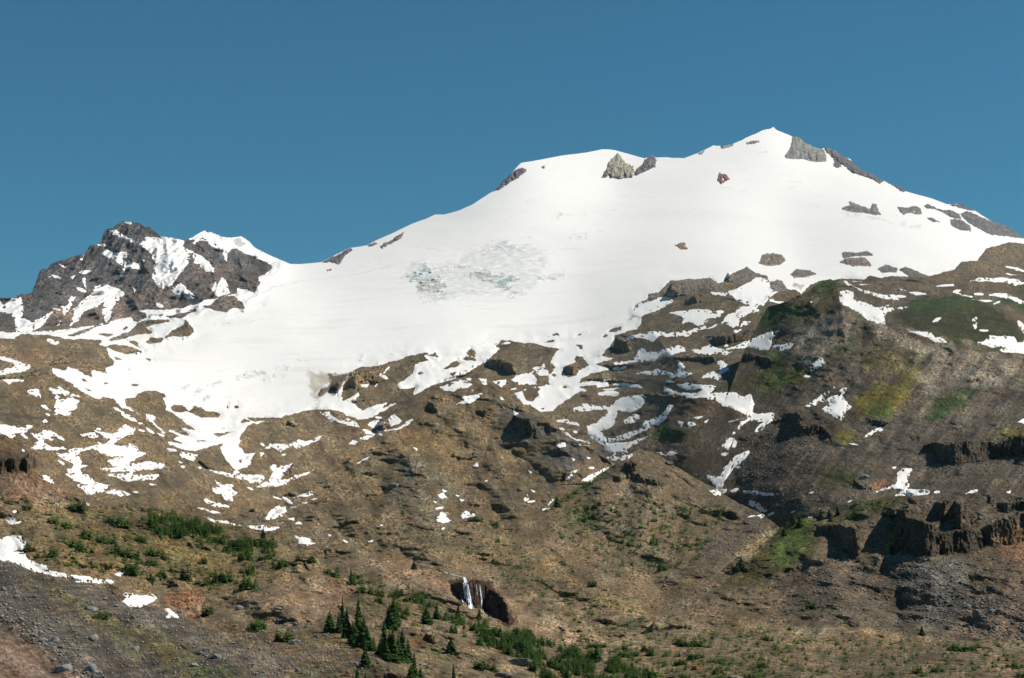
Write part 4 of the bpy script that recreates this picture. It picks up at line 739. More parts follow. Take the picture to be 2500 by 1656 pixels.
    for i, p in enumerate(PATCH):
        q2 = bbox_idx(s, p)
        q2 &= s.PY < s.bot[None] + 14
        if not q2.any(): continue
        d = np.full(X.shape, -99.0, np.float32)
        pn = np.array(p); size = min(np.ptp(pn[:, 0]), np.ptp(pn[:, 1]))
        d[q2] = polysdf(p, X[q2], Y[q2]) + 0.5 + jit[q2] * (0.22 if size < 8 else (0.4 if size < 16 else 0.62))
        if size > 14:
            d[q2] -= 9 * sstep(.30, .45, gnoise(X[q2] / 6.5, Y[q2] / 4.2, X[q2] * 0 + .6, 96)) * sstep(13, 7, d[q2])
        if (d > 0).sum() < 2: continue
        rr_, cc_ = np.nonzero(d > -3.5); sl = (slice(rr_.min(), rr_.max() + 1), slice(cc_.min(), cc_.max() + 1))
        sub = d[sl]; mk = sub > -3.5; sd_ = np.zeros_like(mk); sd_[np.unravel_index(np.argmax(sub), sub.shape)] = True
        while True:
            gq = sd_.copy(); gq[1:] |= sd_[:-1]; gq[:-1] |= sd_[1:]; gq[:, 1:] |= sd_[:, :-1]; gq[:, :-1] |= sd_[:, 1:]; gq &= mk
            if gq.sum() == sd_.sum(): break
            sd_ = gq
        far = mk & ~sd_
        sub[far] = -99.0
        s.drapes.append((i, d)); snow = np.maximum(snow, d)
    s.snow = snow
    damp = 1 - 0.95 * sstep(0, 9, snow)
    # how strongly a change of height shows as a change of distance on this slope
    G = np.ones(X.shape, np.float32)
    G[:-1] = np.clip(-(D0[1:] - D0[:-1]) / np.maximum(Y[1:] - Y[:-1], .3) / (D0[:-1] / F), 0.8, 7)
    G[-1] = G[-2]; G = np.where(s.live, G, 1); s.G = G
    # local relief strength
    amp = np.full(X.shape, s.rel, np.float32)
    if s is MOUNTAIN:
        pk = sdf_on(s, K('P','-400,700 0,650 100,600 330,500 620,560 700,640 640,745 300,800 200,820 -400,830'), 30)
        amp *= 0.62 - 0.12 * sstep(-25, 25, pk)
        s.pk = pk
        # couloirs and ribs on the rocky peak
        ribs = on(q & (pk > -28), lambda a, b, c: np.abs(gnoise(a / 70 + 0.6 * gnoise(a / 120, b / 200, c / 120, 9), b / 400, c / 300, 31)) * 90 + np.abs(gnoise(a / 26, b / 250, c / 60, 32)) * 44 + np.abs(gnoise(a / 12, b / 250, c / 18, 33)) * 18, wx, wy, wz)
        ribs_ = (ribs - 25) * sstep(-10, 20, pk) * 1.5
        # the mound beyond the moraine
        md = np.clip(1 - ((X - 2340) / 190) ** 2 - ((Y - 810) / 90) ** 2, 0, 1)
        D0 = D0 - 90 * np.sqrt(md)
    if s.name == 'moraine_ridge':
        # furrows running down the flank
        ac = X * 0.80 + Y * 0.60
        st = gnoise(ac / 9.0, (Y * .8 - X * .6) / 110, np.full_like(X, .4), 61) * 1.5 + gnoise(ac / 4.0, (Y * .8 - X * .6) / 60, np.full_like(X, .4), 62) * .5 + gnoise(ac / 26.0, (Y * .8 - X * .6) / 260, np.full_like(X, .4), 63) * 6
        rel = rel * 0.75 + st
    if s is MOUNTAIN:
        left = sstep(900, 500, X) * sstep(900, 980, Y)
        ac = X * 0.66 - Y * 0.75
        rel = rel + left * on(q & (left > 0), lambda a, b: gnoise(a / 9.0, b / 90, a * 0 + .4, 71) * 2, ac, X * .75 + Y * .66)
    if s.name == 'slope':
        rel = rel * 0.8
    rel = rel * amp * damp * np.clip(1 + .9 * gnoise(X / 45, Y / 30, X * 0, 41), .35, 1.8) * (0.55 + 0.30 * G) + rlo * np.minimum(amp, 1.3) * (1 - 0.75 * sstep(5, 60, snow)) * (0.5 + 0.27 * G)
    for ln, who in (([(1862,760),(1853,785),(1820,850),(1790,930),(1740,1060),(1700,1190),(1640,1500)], (6, 7)), ([(1400,1203),(1330,1262),(1290,1310),(1230,1700)], (4, 5))):
        if s.order in who:
            jq = s.live & (X > min(t[0] for t in ln) - 90) & (X < max(t[0] for t in ln) + 90) & (Y > ln[0][1] - 20)
            near = np.ones(X.shape, np.float32); near[jq] = sstep(3, 75, linedist(ln, X[jq], Y[jq]))
            s.near = near; rel = rel * near; rlo = rlo * near
    rel = rel + getattr(s, 'near', 1) * forms(s, X, Y, D0, G, snow) + (ribs_ if s is MOUNTAIN else 0)
    if s is MOUNTAIN:
        rel = rel + on(q & (snow > 3), lambda a, b, c: gnoise(a / 420, b / 700, c / 160, 57) * 22 + gnoise(a / 150, b / 260, c / 45, 58) * 6, wx, wy, wz) * sstep(3, 40, snow)
    D = D0 + rel
    for r_ in range(X.shape[0] - 2, -1, -1):      # hardly any overhangs on open slopes
        lo_ = s.live[r_ + 1] & s.live[r_]
        D[r_] = np.where(lo_ & (D[r_] < D[r_ + 1]), D[r_] * .2 + D[r_ + 1] * .8 + .15 * px[r_], D[r_])
    # niches: recessed, undercut rock faces
    cave = np.zeros(X.shape, np.float32)
    for p, push in NICHE:
        q2 = bbox_idx(s, p) & (s.PY < s.bot[None] + 10)
        if not q2.any(): continue
        cy = np.mean([t[1] for t in p])
        own = owner(np.mean([t[0] for t in p]), cy)
        if own is not s: continue
        d = polysdf(p, X[q2], Y[q2]) + jit[q2] * 0.75
        ins = np.zeros(X.shape, bool); ins[q2] = d > 0
        cols = np.nonzero(ins.any(0))[0]
        if len(cols) < 2: continue
        lastr = np.array([np.nonzero(ins[:, c])[0].max() for c in cols])
        foot = D[np.minimum(lastr + 1, D.shape[0] - 1), cols]
        kk_ = min(9, len(cols)); foot = np.convolve(np.pad(foot, (kk_ // 2, kk_ - 1 - kk_ // 2), 'edge'), np.ones(kk_) / kk_, 'valid')
        fc = np.interp(np.arange(X.shape[1]), cols, foot)
        ft = np.broadcast_to(fc[None], X.shape)[q2]
        pxm = D0[q2] / F
        ww = wx[q2] / pxm; hh = wz[q2] / pxm
        rib = (np.abs(gnoise(ww / 15, ww * 0, hh / 42, 77)) - .25) * 15 * 1.5 + (np.abs(gnoise(ww / 6.5, ww * 0 + .3, hh / 17, 78)) - .2) * 6.5 * 1.7 + gnoise(ww / 34, ww * 0 + .3, hh / 60, 79) * 24 + gnoise(ww / 4, ww * 0 + .3, hh / 3.4, 80) * 3.2
        face = ft + 0.10 * (D[q2] - ft) + rib * pxm + 0.10 * push
        m_ = sstep(-1.0, 2.2, d)
        D[q2] = D[q2] * (1 - m_) + face * m_
        cave[q2] = np.maximum(cave[q2], m_)
    s.cave = cave
    s.D = D; s.jit = jit; s.D0 = D0
    # albedo -------------------------------------------------------------------
    col = np.empty(X.shape + (3,), np.float32); col[:] = BROWN
    ql = s.live
    big = np.zeros(X.shape, np.float32); big[ql] = gnoise(wx[ql] / (0.10 * D0[ql]), wy[ql] / (0.25 * D0[ql]), wz[ql] / (0.05 * D0[ql]), 44)
    med = np.zeros(X.shape, np.float32); med[ql] = gnoise(wx[ql] / (0.012 * D0[ql]), wy[ql] / (0.06 * D0[ql]), wz[ql] / (0.008 * D0[ql]), 45)
    mid = on(ql, lambda a, b, c: gnoise(a / 38, b / 24, a * 0 + .7, 46) + .5 * gnoise(a / 15, b / 10, a * 0 + .7, 47), X, Y, X)
    for poly, fe, c, wt in ZONES:
        q2 = bbox_idx(s, poly, fe * 1.2 + 10)
        if not q2.any(): continue
        d = polysdf(poly, X[q2], Y[q2]) + fe * 1.6 * med[q2] + fe * .8 * mid[q2] + jit[q2] * 1.6
        a = (sstep(-fe, fe, d) * wt)[:, None]
        col[q2] = col[q2] * (1 - a) + np.array(c, np.float32) * a
    col *= np.clip(1 + 0.42 * big + 0.30 * med + .34 * mid, .4, 1.8)[..., None]
    stk = np.zeros(X.shape, np.float32)
    for th, wt in ((.75, 1 - sstep(950, 1300, X)), (-.72, sstep(1450, 1750, X)), (.1, .6 * sstep(950, 1300, X) * (1 - sstep(1450, 1750, X)))):
        ac = X * math.cos(th) - Y * math.sin(th); al = X * math.sin(th) + Y * math.cos(th)
        stk += wt * on(ql & (wt > 0), lambda a, b: gnoise(a / 5.5, b / 60, a * 0 + .3, 71) + .8 * gnoise(a / 14, b / 130, a * 0 + .3, 72), ac, al)
    col *= np.clip(1 + stk * {'moraine_ridge': .27, 'slope': .36, 'hill': .26}.get(s.name, .2), .4, 1.8)[..., None]
    hue = on(ql, lambda a, b: gnoise(a / 52, b / 30, a * 0 + .7, 48) + .6 * gnoise(a / 13, b / 9, a * 0 + .7, 49), X, Y)[..., None]
    col *= 1 + hue * np.array((.11, 0, -.12), np.float32)
    # grains of single stones: lighter, darker and rusty ones
    g1 = on(ql, lambda a, b: gnoise(a / 3.4, b / 2.9, a * 0 + .2, 91), X, Y); g2 = on(ql, lambda a, b: gnoise(a / 6.1, b / 4.3, a * 0 + .9, 92), X, Y)
    ptc = np.clip(.75 + 1.1 * mid, .25, 1.6)
    stone = np.clip(0.92 + (0.95 * g1 + 0.7 * g2) * ptc, 0.22, 2.1)
    col *= stone[..., None]
    rs = sstep(.42, .6, g2)[..., None] * 0.35
    col = col * (1 - rs) + col * np.array((1.35, 0.92, 0.72), np.float32) * rs
    col *= np.array((0.775, 0.705, 0.605), np.float32)
    s.col = np.clip(col, 0.008, 0.8).astype(np.float32)

def link(o): C.objects.link(o); return o
def emit(name, s, D, keep, m, col, smooth=False, back=False):
    """faces of the sheet grid whose mask is set, as (verts, faces, colours)"""
    R, N = s.PX.shape
    fk = keep[:-1, :-1] & s.live[:-1, :-1] & s.live[1:, :-1] & s.live[:-1, 1:] & s.live[1:, 1:]
    vid = np.full((R, N), -1, np.int64)
    used = np.zeros((R, N), bool)
    used[:-1, :-1] |= fk; used[1:, :-1] |= fk; used[:-1, 1:] |= fk; used[1:, 1:] |= fk
    vid[used] = np.arange(used.sum())
    X, Y, Z = world(s.PX[used], s.PY[used], D[used])
    V = np.c_[X, Y, Z].astype(np.float32)
    r, c = np.nonzero(fk)
    Fc = np.c_[vid[r, c], vid[r + 1, c], vid[r + 1, c + 1], vid[r, c + 1]]
    cl = col[used]
    if back:
        a, b = ray(s.PX[0], s.PY[0]); Dt = D[0]
        x0, y0, z0 = a * Dt, Dt, b * Dt
        st = [np.arange(len(x0))]
        base = len(V); prev = vid[0].copy()
        newV = []; newC = []
        ok = (prev[:-1] >= 0) & (prev[1:] >= 0)
        for k in range(1, NB + 1):
            dy = Dt * 0.006 * k ** 1.8
            nz = gnoise(x0 / (Dt.mean() * .03), (y0 + dy) / (Dt.mean() * .03), z0 * 0, 13) * dy * 0.12
            newV.append(np.c_[x0 * (1 + dy / y0), y0 + dy, z0 - dy * (0.25 + 0.04 * k) + nz]); newC.append(s.col[0] if m is not None else s.col[0])
            ids = base + (k - 1) * len(x0) + np.arange(len(x0))
            j = np.nonzero(ok)[0]
            Fc = np.r_[Fc, np.c_[ids[j], prev[j], prev[j + 1], ids[j + 1]]]
            prev = ids
        V = np.r_[V, np.concatenate(newV)].astype(np.float32); cl = np.r_[cl, np.concatenate(newC)]
    return V, Fc, cl
def make_mesh(name, parts, m, smooth=False):
    off = 0; VV = []; FF = []; CC = []
    for V, Fc, cl in parts:
        VV.append(V); FF.append(Fc + off); CC.append(cl); off += len(V)
    V = np.concatenate(VV); Fc = np.concatenate(FF).astype(np.int32); cl = np.concatenate(CC)
    me = bpy.data.meshes.new(name)
    me.vertices.add(len(V)); me.vertices.foreach_set('co', V.ravel())
    me.loops.add(Fc.size); me.loops.foreach_set('vertex_index', Fc.ravel())
    me.polygons.add(len(Fc)); me.polygons.foreach_set('loop_start', np.arange(0, Fc.size, 4, dtype=np.int32))
    me.polygons.foreach_set('loop_total', np.full(len(Fc), 4, np.int32))
    me.polygons.foreach_set('use_smooth', np.full(len(Fc), smooth, bool))
    me.update(calc_edges=True)
    ca = me.color_attributes.new('Col', 'FLOAT_COLOR', 'POINT')
    ca.data.foreach_set('color', np.c_[cl, np.ones(len(cl))].astype(np.float32).ravel())
    me.materials.append(m)
    o = bpy.data.objects.new(name, me); link(o)
    return o
def tag(o, label=None, cat=None, group=None, kind=None):
    if label: o['label'] = label
    if cat: o['category'] = cat
    if group: o['group'] = group
    if kind: o['kind'] = kind
    return o

SNOWC = np.array((0.79, 0.75, 0.70), np.float32)
def snow_cols(s):
    c = np.empty(s.PX.shape + (3,), np.float32); c[:] = SNOWC
    return c

# structure meshes (split: rocky peak; cliffs become things of their own)
LABS = dict(mountain='broad snow covered volcano under a deep blue sky', moraine_ridge='steep grey and green moraine ridge with sharp crest', hillside='brown hillside dotted with dwarf conifers',
            slope='grey scree slope in the near left corner', ridge='scree ridge with dark cliffs', ground='tan stony ground dotted with shrubs', hill='brown stony hill')
for s in SHEETS:
    Dm = s.D + 45 * sstep(5, 16, s.big) if s is MOUNTAIN else s.D
    keep = s.live.copy()
    left = keep.copy()
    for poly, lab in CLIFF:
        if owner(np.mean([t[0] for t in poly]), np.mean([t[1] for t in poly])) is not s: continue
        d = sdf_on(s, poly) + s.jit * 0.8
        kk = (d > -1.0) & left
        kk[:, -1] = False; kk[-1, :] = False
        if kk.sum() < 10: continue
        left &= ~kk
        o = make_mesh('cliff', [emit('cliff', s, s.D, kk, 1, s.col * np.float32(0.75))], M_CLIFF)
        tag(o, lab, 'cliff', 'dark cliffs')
    full = left
    if s is MOUNTAIN:
        kk = (s.pk > -3) & left
        left = left & ~kk
        oo = make_mesh('rocky_peak', [emit('rocky_peak', s, s.D, kk, 1, s.col)], M_ROCK)
        tag(oo, 'jagged dark rocky peak streaked with snow at the left', kind='structure')
    o = make_mesh(s.name, [emit(s.name, s, Dm, left, 1, s.col, back=True)], M_ROCK)
    # the crest of the cut-out peak keeps its back side
    if s is MOUNTAIN:
        a, b = ray(s.PX[0], s.PY[0])
    tag(o, LABS[s.name], kind='structure')

# ---- snowfield ---------------------------------------------------------------
s = MOUNTAIN
X, Y = s.PX, s.PY
sc = snow_cols(s)
Ds = s.D.copy()
ice = np.zeros(X.shape, np.float32)
for p, wt in ICE:
    q = bbox_idx(s, p)
    d = polysdf(p, X[q], Y[q]) + 2.2 * s.jit[q]
    ice[q] = np.maximum(ice[q], wt * sstep(-3, 7, d))
q = s.live & (s.big > -6)
wx, wy, wz = world(X, Y, s.D0)
warp = on(q, lambda a, b, c: gnoise(a / 90, b / 200, c / 60, 51), wx, wy, wz)
cr = np.zeros(X.shape, np.float32)
cr[q] = (0.32 - np.abs(gnoise(wx[q] / 38 + warp[q], wy[q] / 80, wz[q] / 11 + 1.6 * warp[q], 52))) * 1.6 + 0.6 * gnoise(wx[q] / 16, wy[q] / 40, wz[q] / 7, 53)
ice2 = ice * np.clip(0.62 + 1.2 * cr, 0, 1.25)
Ds += ice * (cr - 0.4) * 26
for p in CREV:
    q2 = bbox_idx(s, p + [(p[0][0] + 1, p[0][1] + 1)], 8)
    if not q2.any(): continue
    d = linedist(p, X[q2], Y[q2]) + 1.4 * gnoise(X[q2] / 9, Y[q2] / 4, X[q2] * 0, 55)
    f = sstep(1.9, 0.3, d) * (0.45 + 0.55 * gnoise(X[q2] / 14, Y[q2] / 14, X[q2] * 0, 56))
    f = np.clip(f, 0, 1)
    Ds[q2] += 7 * f; ice2[q2] = np.maximum(ice2[q2], 0.42 * f)
a = np.clip(ice2, 0, 1)[..., None]
icec = np.where((on(q, lambda a, b: gnoise(a / 60, b / 40, a * 0, 59), X, Y) > -0.1)[..., None], np.array((0.31, 0.37, 0.36), np.float32), np.array((0.40, 0.385, 0.35), np.float32))
sc = sc * (1 - a) + icec * a
# dirty old ice at the cave mouth; the cave's inner shade painted dark
gj = on(q, lambda a, b: gnoise(a / 30, b / 22, a * 0, 58) * 10 + gnoise(a / 5, b / 8, a * 0, 59) * 5, X, Y)
gd = gj + sdf_on(s, K('C6','520,520 660,530 700,560 760,560 870,540 840,600 700,640 640,660 600,720 640,780 600,820 540,740 520,640')) + s.jit
ga = (sstep(-3, 9, gd) * .9)[..., None]
sc = sc * (1 - ga) + np.array((0.42, 0.375, 0.29), np.float32) * ga * (1 + .35 * gj[..., None] / 6)
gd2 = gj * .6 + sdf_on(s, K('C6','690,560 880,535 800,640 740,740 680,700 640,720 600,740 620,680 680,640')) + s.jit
ga = sstep(-3, 5, gd2)[..., None] ; sc = sc * (1 - ga) + np.array((0.13, 0.09, 0.06), np.float32) * ga  # shade inside the cave, painted into the ice colour
# old dusty bands on the lower glacier
dust = sstep(0.1, 0.6, on(q, lambda a, b, c: gnoise(a / 160, b / 300, c / 20, 66), wx, wy, wz)) * sstep(560, 800, Y) * 0.06
sc = sc * (1 - dust[..., None] * np.array((1, 1.05, 1.2), np.float32))
thick = s.D0 * 0.0007 * np.clip(s.big / 4, -1, 1)
keep = (s.big > -4) & s.live
keep[0] &= True
ff = emit('snowfield', s, Ds - thick, keep, 1, sc)
o = make_mesh('snowfield', [ff], M_SNOW, smooth=True)
tag(o, 'great white glacier and snowfield covering the mountain', kind='structure')
s.Ds = Ds - np.clip(thick, 0, None)

# ---- snow patches ------------------------------------------------------------
REG = [
 ('on the jagged rocky peak', lambda x, y: x < 640 and y < 815), ('on knolls below the rocky peak', lambda x, y: x < 420 and y < 960),
 ('on the brown moraine left of the glacier', lambda x, y: x < 720 and y < 1195), ('on the slope behind the dwarf conifers', lambda x, y: x < 800 and y < 1345 and x > 380),
 ('beside the near left scree', lambda x, y: x < 460), ('under the glacier toe', lambda x, y: x < 1060 and y < 1110),
 ('on the central brown hill', lambda x, y: x < 1330 and y > 1040), ('in the hollow above the central hill', lambda x, y: x < 1330),
 ('among the rock ledges right of centre', lambda x, y: x < 1860 and y < 930 and x < 1850 and not (x > 1900)), ('behind the small pointed hill', lambda x, y: x < 1830 and y < 1190),
 ('beyond the moraine crest', lambda x, y: y < 880 and x > 2040), ('on the steep moraine flank', lambda x, y: y < 1040), ('on scree above the right cliff', lambda x, y: True)]
def region(x, y):
    for k, (n, f) in enumerate(REG):
        if f(x, y): return k
ORDN = ['first','second','third','fourth','fifth','sixth','seventh','eighth','ninth','tenth','eleventh','twelfth','thirteenth','fourteenth','fifteenth','sixteenth','seventeenth','eighteenth','nineteenth','twentieth',
        'twenty-first','twenty-second','twenty-third','twenty-fourth','twenty-fifth','twenty-sixth','twenty-seventh','twenty-eighth','twenty-ninth','thirtieth','thirty-first','thirty-second','thirty-third','thirty-fourth','thirty-fifth','thirty-sixth','thirty-seventh','thirty-eighth','thirty-ninth','fortieth']
info = []
for i, p in enumerate(PATCH):
    x, y, wd, ht = descr(p)
    parts = []
    for s in SHEETS:
        for j, d in s.drapes:
            if j != i: continue
            th = s.D0 * 0.0007 * np.clip(d / 4, -1, 1)
            kk = (d > -3.5) & s.live & (s.PY < s.bot[None] + 12)
            if kk.sum() < 4: continue
            parts.append(emit('snow_patch', s, s.D - th, kk, 1, snow_cols(s)))
    if not parts: continue
    o = make_mesh('snow_patch', parts, M_SNOW, smooth=True)
    if i >= NHAND:
        k_ = region(x, y); tag(o, 'thin snow fleck beside larger patches ' + REG[k_][0], 'snow patch', 'snow flecks ' + REG[k_][0]); continue
    info.append((o, x, y, wd, ht, region(x, y)))
for k in range(len(REG)):
    sel = sorted([t for t in info if t[5] == k], key=lambda t: t[1])
    for r, (o, x, y, wd, ht, _) in enumerate(sel):
        ar = wd * ht
        shp = 'tiny' if ar < 140 else ('small' if ar < 900 else ('large' if ar > 6000 else 'medium'))
        if wd > 3.2 * ht: shp += ' elongated'
        pos = '' if len(sel) == 1 else ', %s from the left' % (ORDN[r] if r < 40 else 'last')
        tag(o, '%s snow patch %s%s' % (shp, REG[k][0], pos), 'snow patch', 'snow patches ' + REG[k][0])

wx, wy, wz = world(MOUNTAIN.PX, MOUNTAIN.PY, MOUNTAIN.D0)
# ---- rock outcrops on the snow ------------------------------------------------
for p, c, lab in OUTCROP:
    x, y, wd, ht = descr(p); s = MOUNTAIN
    d = sdf_on(s, p) + s.jit * 0.45 + 0.3
    kk = (d > -4) & s.live
    base = np.where(s.big > -2, s.Ds, s.D)
    px_ = s.D0 / F
    r = max(6.0, 0.35 * min(wd, ht))
    bulge = px_ * (1.5 + 1.6 * r * np.sqrt(np.clip(d / r, 0, 1)))
    nz = np.zeros(d.shape, np.float32)
    q = kk
    nz[q] = (gnoise(wx[q] / (px_[q] * 9), wy[q] / (px_[q] * 20), wz[q] / (px_[q] * 13), 81) * 22 + gnoise(wx[q] / (px_[q] * 4), wy[q] / (px_[q] * 9), wz[q] / (px_[q] * 5), 82) * 11) * px_[q]
    Dd = base - np.where(d > 0, bulge, px_ * d * 1.0 * 0 + 0) - nz * sstep(0, 5, d) + np.where(d < 0, px_ * 2.5, 0)
    stone = np.clip(1 + on(q, lambda a, b: .5 * gnoise(a / 3.6, b / 3.1, a * 0, 83) + .45 * gnoise(a / 9, b / 6, a * 0, 84), s.PX, s.PY), .4, 1.9)
    col = (np.array(c, np.float32)[None, None] * stone[..., None]).astype(np.float32)
    o = make_mesh('rock_outcrop', [emit('rock_outcrop', s, Dd, kk, 1, col)], M_CLIFF)
    tag(o, lab, 'rock outcrop')

# ------------------------------------------------------------------ placing on the ground
def depth_at(px, py, s=None):
    s = s or owner(px, py)
    if s is None: return None, None
    i = int(np.clip(np.searchsorted(s.xs, px), 0, len(s.xs) - 1))
    j = int(np.clip(np.searchsorted(s.PY[:, i], py), 0, s.PY.shape[0] - 1))
    return s, float(s.D[j, i])
def spot(px, py):
    s, D = depth_at(px, py)
    if s is None: return None
    x, y, z = world(px, py, D)
    return s, D, Vector((x, y, z))
def snow_at(s, px, py):
    i = int(np.clip(np.searchsorted(s.xs, px), 0, len(s.xs) - 1)); j = int(np.clip(np.searchsorted(s.PY[:, i], py), 0, s.PY.shape[0] - 1))
    return s.snow[j, i] > 0

# ------------------------------------------------------------------ vegetation models (unit height)
def conifer_geo(rr, n_tier, width, n_blade, lean=(0, 0), h=1.0, base=(0, 0), low=0.03):
    V = []; Fc = []
    for t in range(n_tier):
        f = (t + rr.uniform(-.2, .2)) / n_tier; f = min(max(f, 0), 1)
        z = low + (h - low) * f
        prof = (1 - f) ** 0.8 * (0.8 + 0.35 * rr.random())
        R = width * prof + 0.012
        a0 = rr.uniform(0, 6.3)
        nb = max(4, int(n_blade * (0.5 + 0.5 * prof)))
        for b in range(nb):
            a = a0 + 6.283 * b / nb + rr.uniform(-.35, .35)
            L = R * rr.uniform(.6, 1.2); wd = L * rr.uniform(.28, .45)
            dr = L * rr.uniform(.15, .5)
            cx = base[0] + lean[0] * z; cy = base[1] + lean[1] * z
            ca, sa = math.cos(a), math.sin(a)
            k = len(V)
            V += [(cx, cy, z + 0.02), (cx + ca * L * .55 - sa * wd, cy + sa * L * .55 + ca * wd, z - dr * .55), (cx + ca * L, cy + sa * L, z - dr),
                  (cx + ca * L * .55 + sa * wd, cy + sa * L * .55 - ca * wd, z - dr * .4), (cx + ca * L * .5, cy + sa * L * .5, z - dr * .2 + wd * .5)]
            Fc += [(k, k + 1, k + 4), (k + 1, k + 2, k + 4), (k + 2, k + 3, k + 4), (k + 3, k, k + 4)]
    return V, Fc
def mesh_from(name, V, Fc, m):
    me = bpy.data.meshes.new(name); me.from_pydata(V, [], Fc); me.update(); me.materials.append(m); return me
def trunk_geo(r, h, n=7):
    V = []; Fc = []
    for k, (z, q) in enumerate(((-.06, 1.2), (0.0, 1.0), (.35, .7), (.75, .3), (1.0, .02))):
        for i in range(n):
            a = 6.283 * i / n; V.append((r * q * math.cos(a), r * q * math.sin(a), z * h))
    for k in range(4):
        for i in range(n):
            Fc.append((k * n + i, k * n + (i + 1) % n, (k + 1) * n + (i + 1) % n, (k + 1) * n + i))
    return V, Fc
FIRS = []
for k in range(6):
    rr = random.Random(100 + k)
    V, Fc = conifer_geo(rr, 34, rr.uniform(.15, .2), 9, low=.04)
    FIRS.append((mesh_from('crown', V, Fc, M_FIR), mesh_from('trunk', *trunk_geo(.017, .97), M_BARK)))
SHRUBS = []
for k in range(8):
    rr = random.Random(200 + k); V = []; Fc = []
    ns = rr.choice((8, 9, 10, 11))
    for q in range(ns):
        a = rr.uniform(0, 6.3); d = rr.uniform(0, .5)
        v, f = conifer_geo(rr, 7, rr.uniform(.2, .3), 6, lean=(math.cos(a) * .15, math.sin(a) * .15), h=rr.uniform(.45, 1.0) * (1 - .45 * d), base=(math.cos(a) * d, math.sin(a) * d), low=0)
        o_ = len(V); V += v; Fc += [tuple(i + o_ for i in t) for t in f]
    SHRUBS.append(mesh_from('shrub', V, Fc, M_SHRUB))
def put(me, name, loc, sc_, rz, sxy=1.0):
    o = bpy.data.objects.new(name, me); o.location = loc; o.scale = (sc_ * sxy, sc_ * sxy, sc_); o.rotation_euler = (0, 0, rz); link(o); return o
def put_fir(px, py, hpx, wpx, label, group):
    q = spot(px, py)
    if q is None: return
    s, D, P = q
    H = hpx * D / F
    root = bpy.data.objects.new('fir_tree', None); root.location = P - Vector((0, 0, 0.02 * H)); link(root)
    root.rotation_euler = (rng.uniform(-.03, .03), rng.uniform(-.03, .03), rng.uniform(0, 6.3))
    wf = min(max((wpx / hpx) / 0.29, .7), 2.2)
    root.scale = (H * wf, H * wf, H); root.empty_display_size = 0.2
    cm, tm = rng.choice(FIRS)
    for nm, me in (('crown', cm), ('trunk', tm)):
        c = bpy.data.objects.new(nm, me); c.parent = root; link(c)
    tag(root, label, 'tree', group)
def inpoly(p, x, y):
    return polysdf(p, np.array([x], np.float32), np.array([y], np.float32))[0] > 0
def fill(p, n, rr):
    a = np.array(p); out = []
    lo, hi = a.min(0), a.max(0); t = 0
    while len(out) < n and t < n * 30:
        t += 1; x, y = rr.uniform(lo[0], hi[0]), rr.uniform(lo[1], hi[1])
        if inpoly(p, x, y): out.append((x, y))
    return out

# tall firs in the lower centre -------------------------------------------------
FT = [(690,1190,180,110),(795,1180,290,60),(765,1200,190,55),(830,1235,260,80),(930,1250,372,85),(962,1312,250,120),(1005,1335,200,115),(880,1285,190,95),(1140,1400,330,85),(1180,1420,260,95),
      (1212,1432,300,95),(1290,1432,285,100),(1340,1432,200,90),(1108,1385,150,80),(985,1485,255,80),(1212,1165,285,95),(1392,1585,250,85),(1358,1600,150,80),(1440,1600,120,80),(1715,1610,160,45),(920,1610,150,45),
      (985,1650,150,50),(1250,1425,220,90),(1052,1345,120,90),(850,1240,150,80),(1185,1130,190,90),(1245,1120,140,80),(905,1290,170,90),(1160,1425,170,90)]
FT.sort()
for k, (x, y, h, w_) in enumerate(FT):
    x0, y0 = 600 + x * KS, 1192 + y * KS
    sz = 'very tall slender' if h > 280 else ('tall' if h > 190 else 'short')
    put_fir(x0, y0, h * KS * 1.0, w_ * KS, '%s dark green fir in the lower centre, %s from the left' % (sz, ORDN[k]), 'firs in the lower centre')
FT2 = [('D2',1750,1075,130,50),('D2',1925,1080,95,45),('D2',1490,1115,150,120),('D2',1690,1355,130,100),('D2',1390,670,78,55),('D2',1575,1075,110,90),('D4',460,285,85,60),('D4',515,312,95,70),('D4',690,250,85,80),('D4',760,232,70,50),('D4',830,222,80,80),
       ('D4',385,390,72,50),('D4',30,655,100,70),('D4',1525,1208,80,60),('D2',870,770,110,40),('D2',1000,1290,150,80),('D3',870,1430,150,70),('D3',70,1230,90,50),('D3',210,1260,120,60),('D3',1160,1500,70,60),('D1',2170,410,90,60),('D7',540,800,90,60)]
FL = ['solitary slim fir just below left of the waterfall','thin fir directly under the narrow waterfall strand','bushy fir on the rocks left of the waterfall','small fir on the pale rocks right of the tall stand','single conical fir alone on the pale slope above the waterfall',
      'bushy fir right of the lower centre stand top','left fir of the pair on the green shoulder by the dark cliff','right fir of the pair on the green shoulder by the dark cliff','leftmost fir of the row above the square dark cliff','middle fir of the row above the square dark cliff',
      'rightmost fir of the row above the square dark cliff','small fir on the pale edge left of the green shoulder','fir at the foot of the pale edge on the right hill','lone fir below the grey scree at lower right','thin fir above the pink rocks in the centre foreground',
      'fir hidden between the tall firs in the lower centre','tallest fir in the dense belt at bottom centre','fir at the left end of the dense belt','fir in the upper edge of the dense belt','small fir at the right end of the belt','tallest fir sticking out of the hillside thicket','small fir at the lower end of the green crest of the pointed hill']
for (sh, x, y, h, w_), lab in zip(FT2, FL):
    ox, oy = ORG[sh]
    put_fir(ox + x * KS, oy + y * KS, h * KS, w_ * KS, lab, 'single firs')

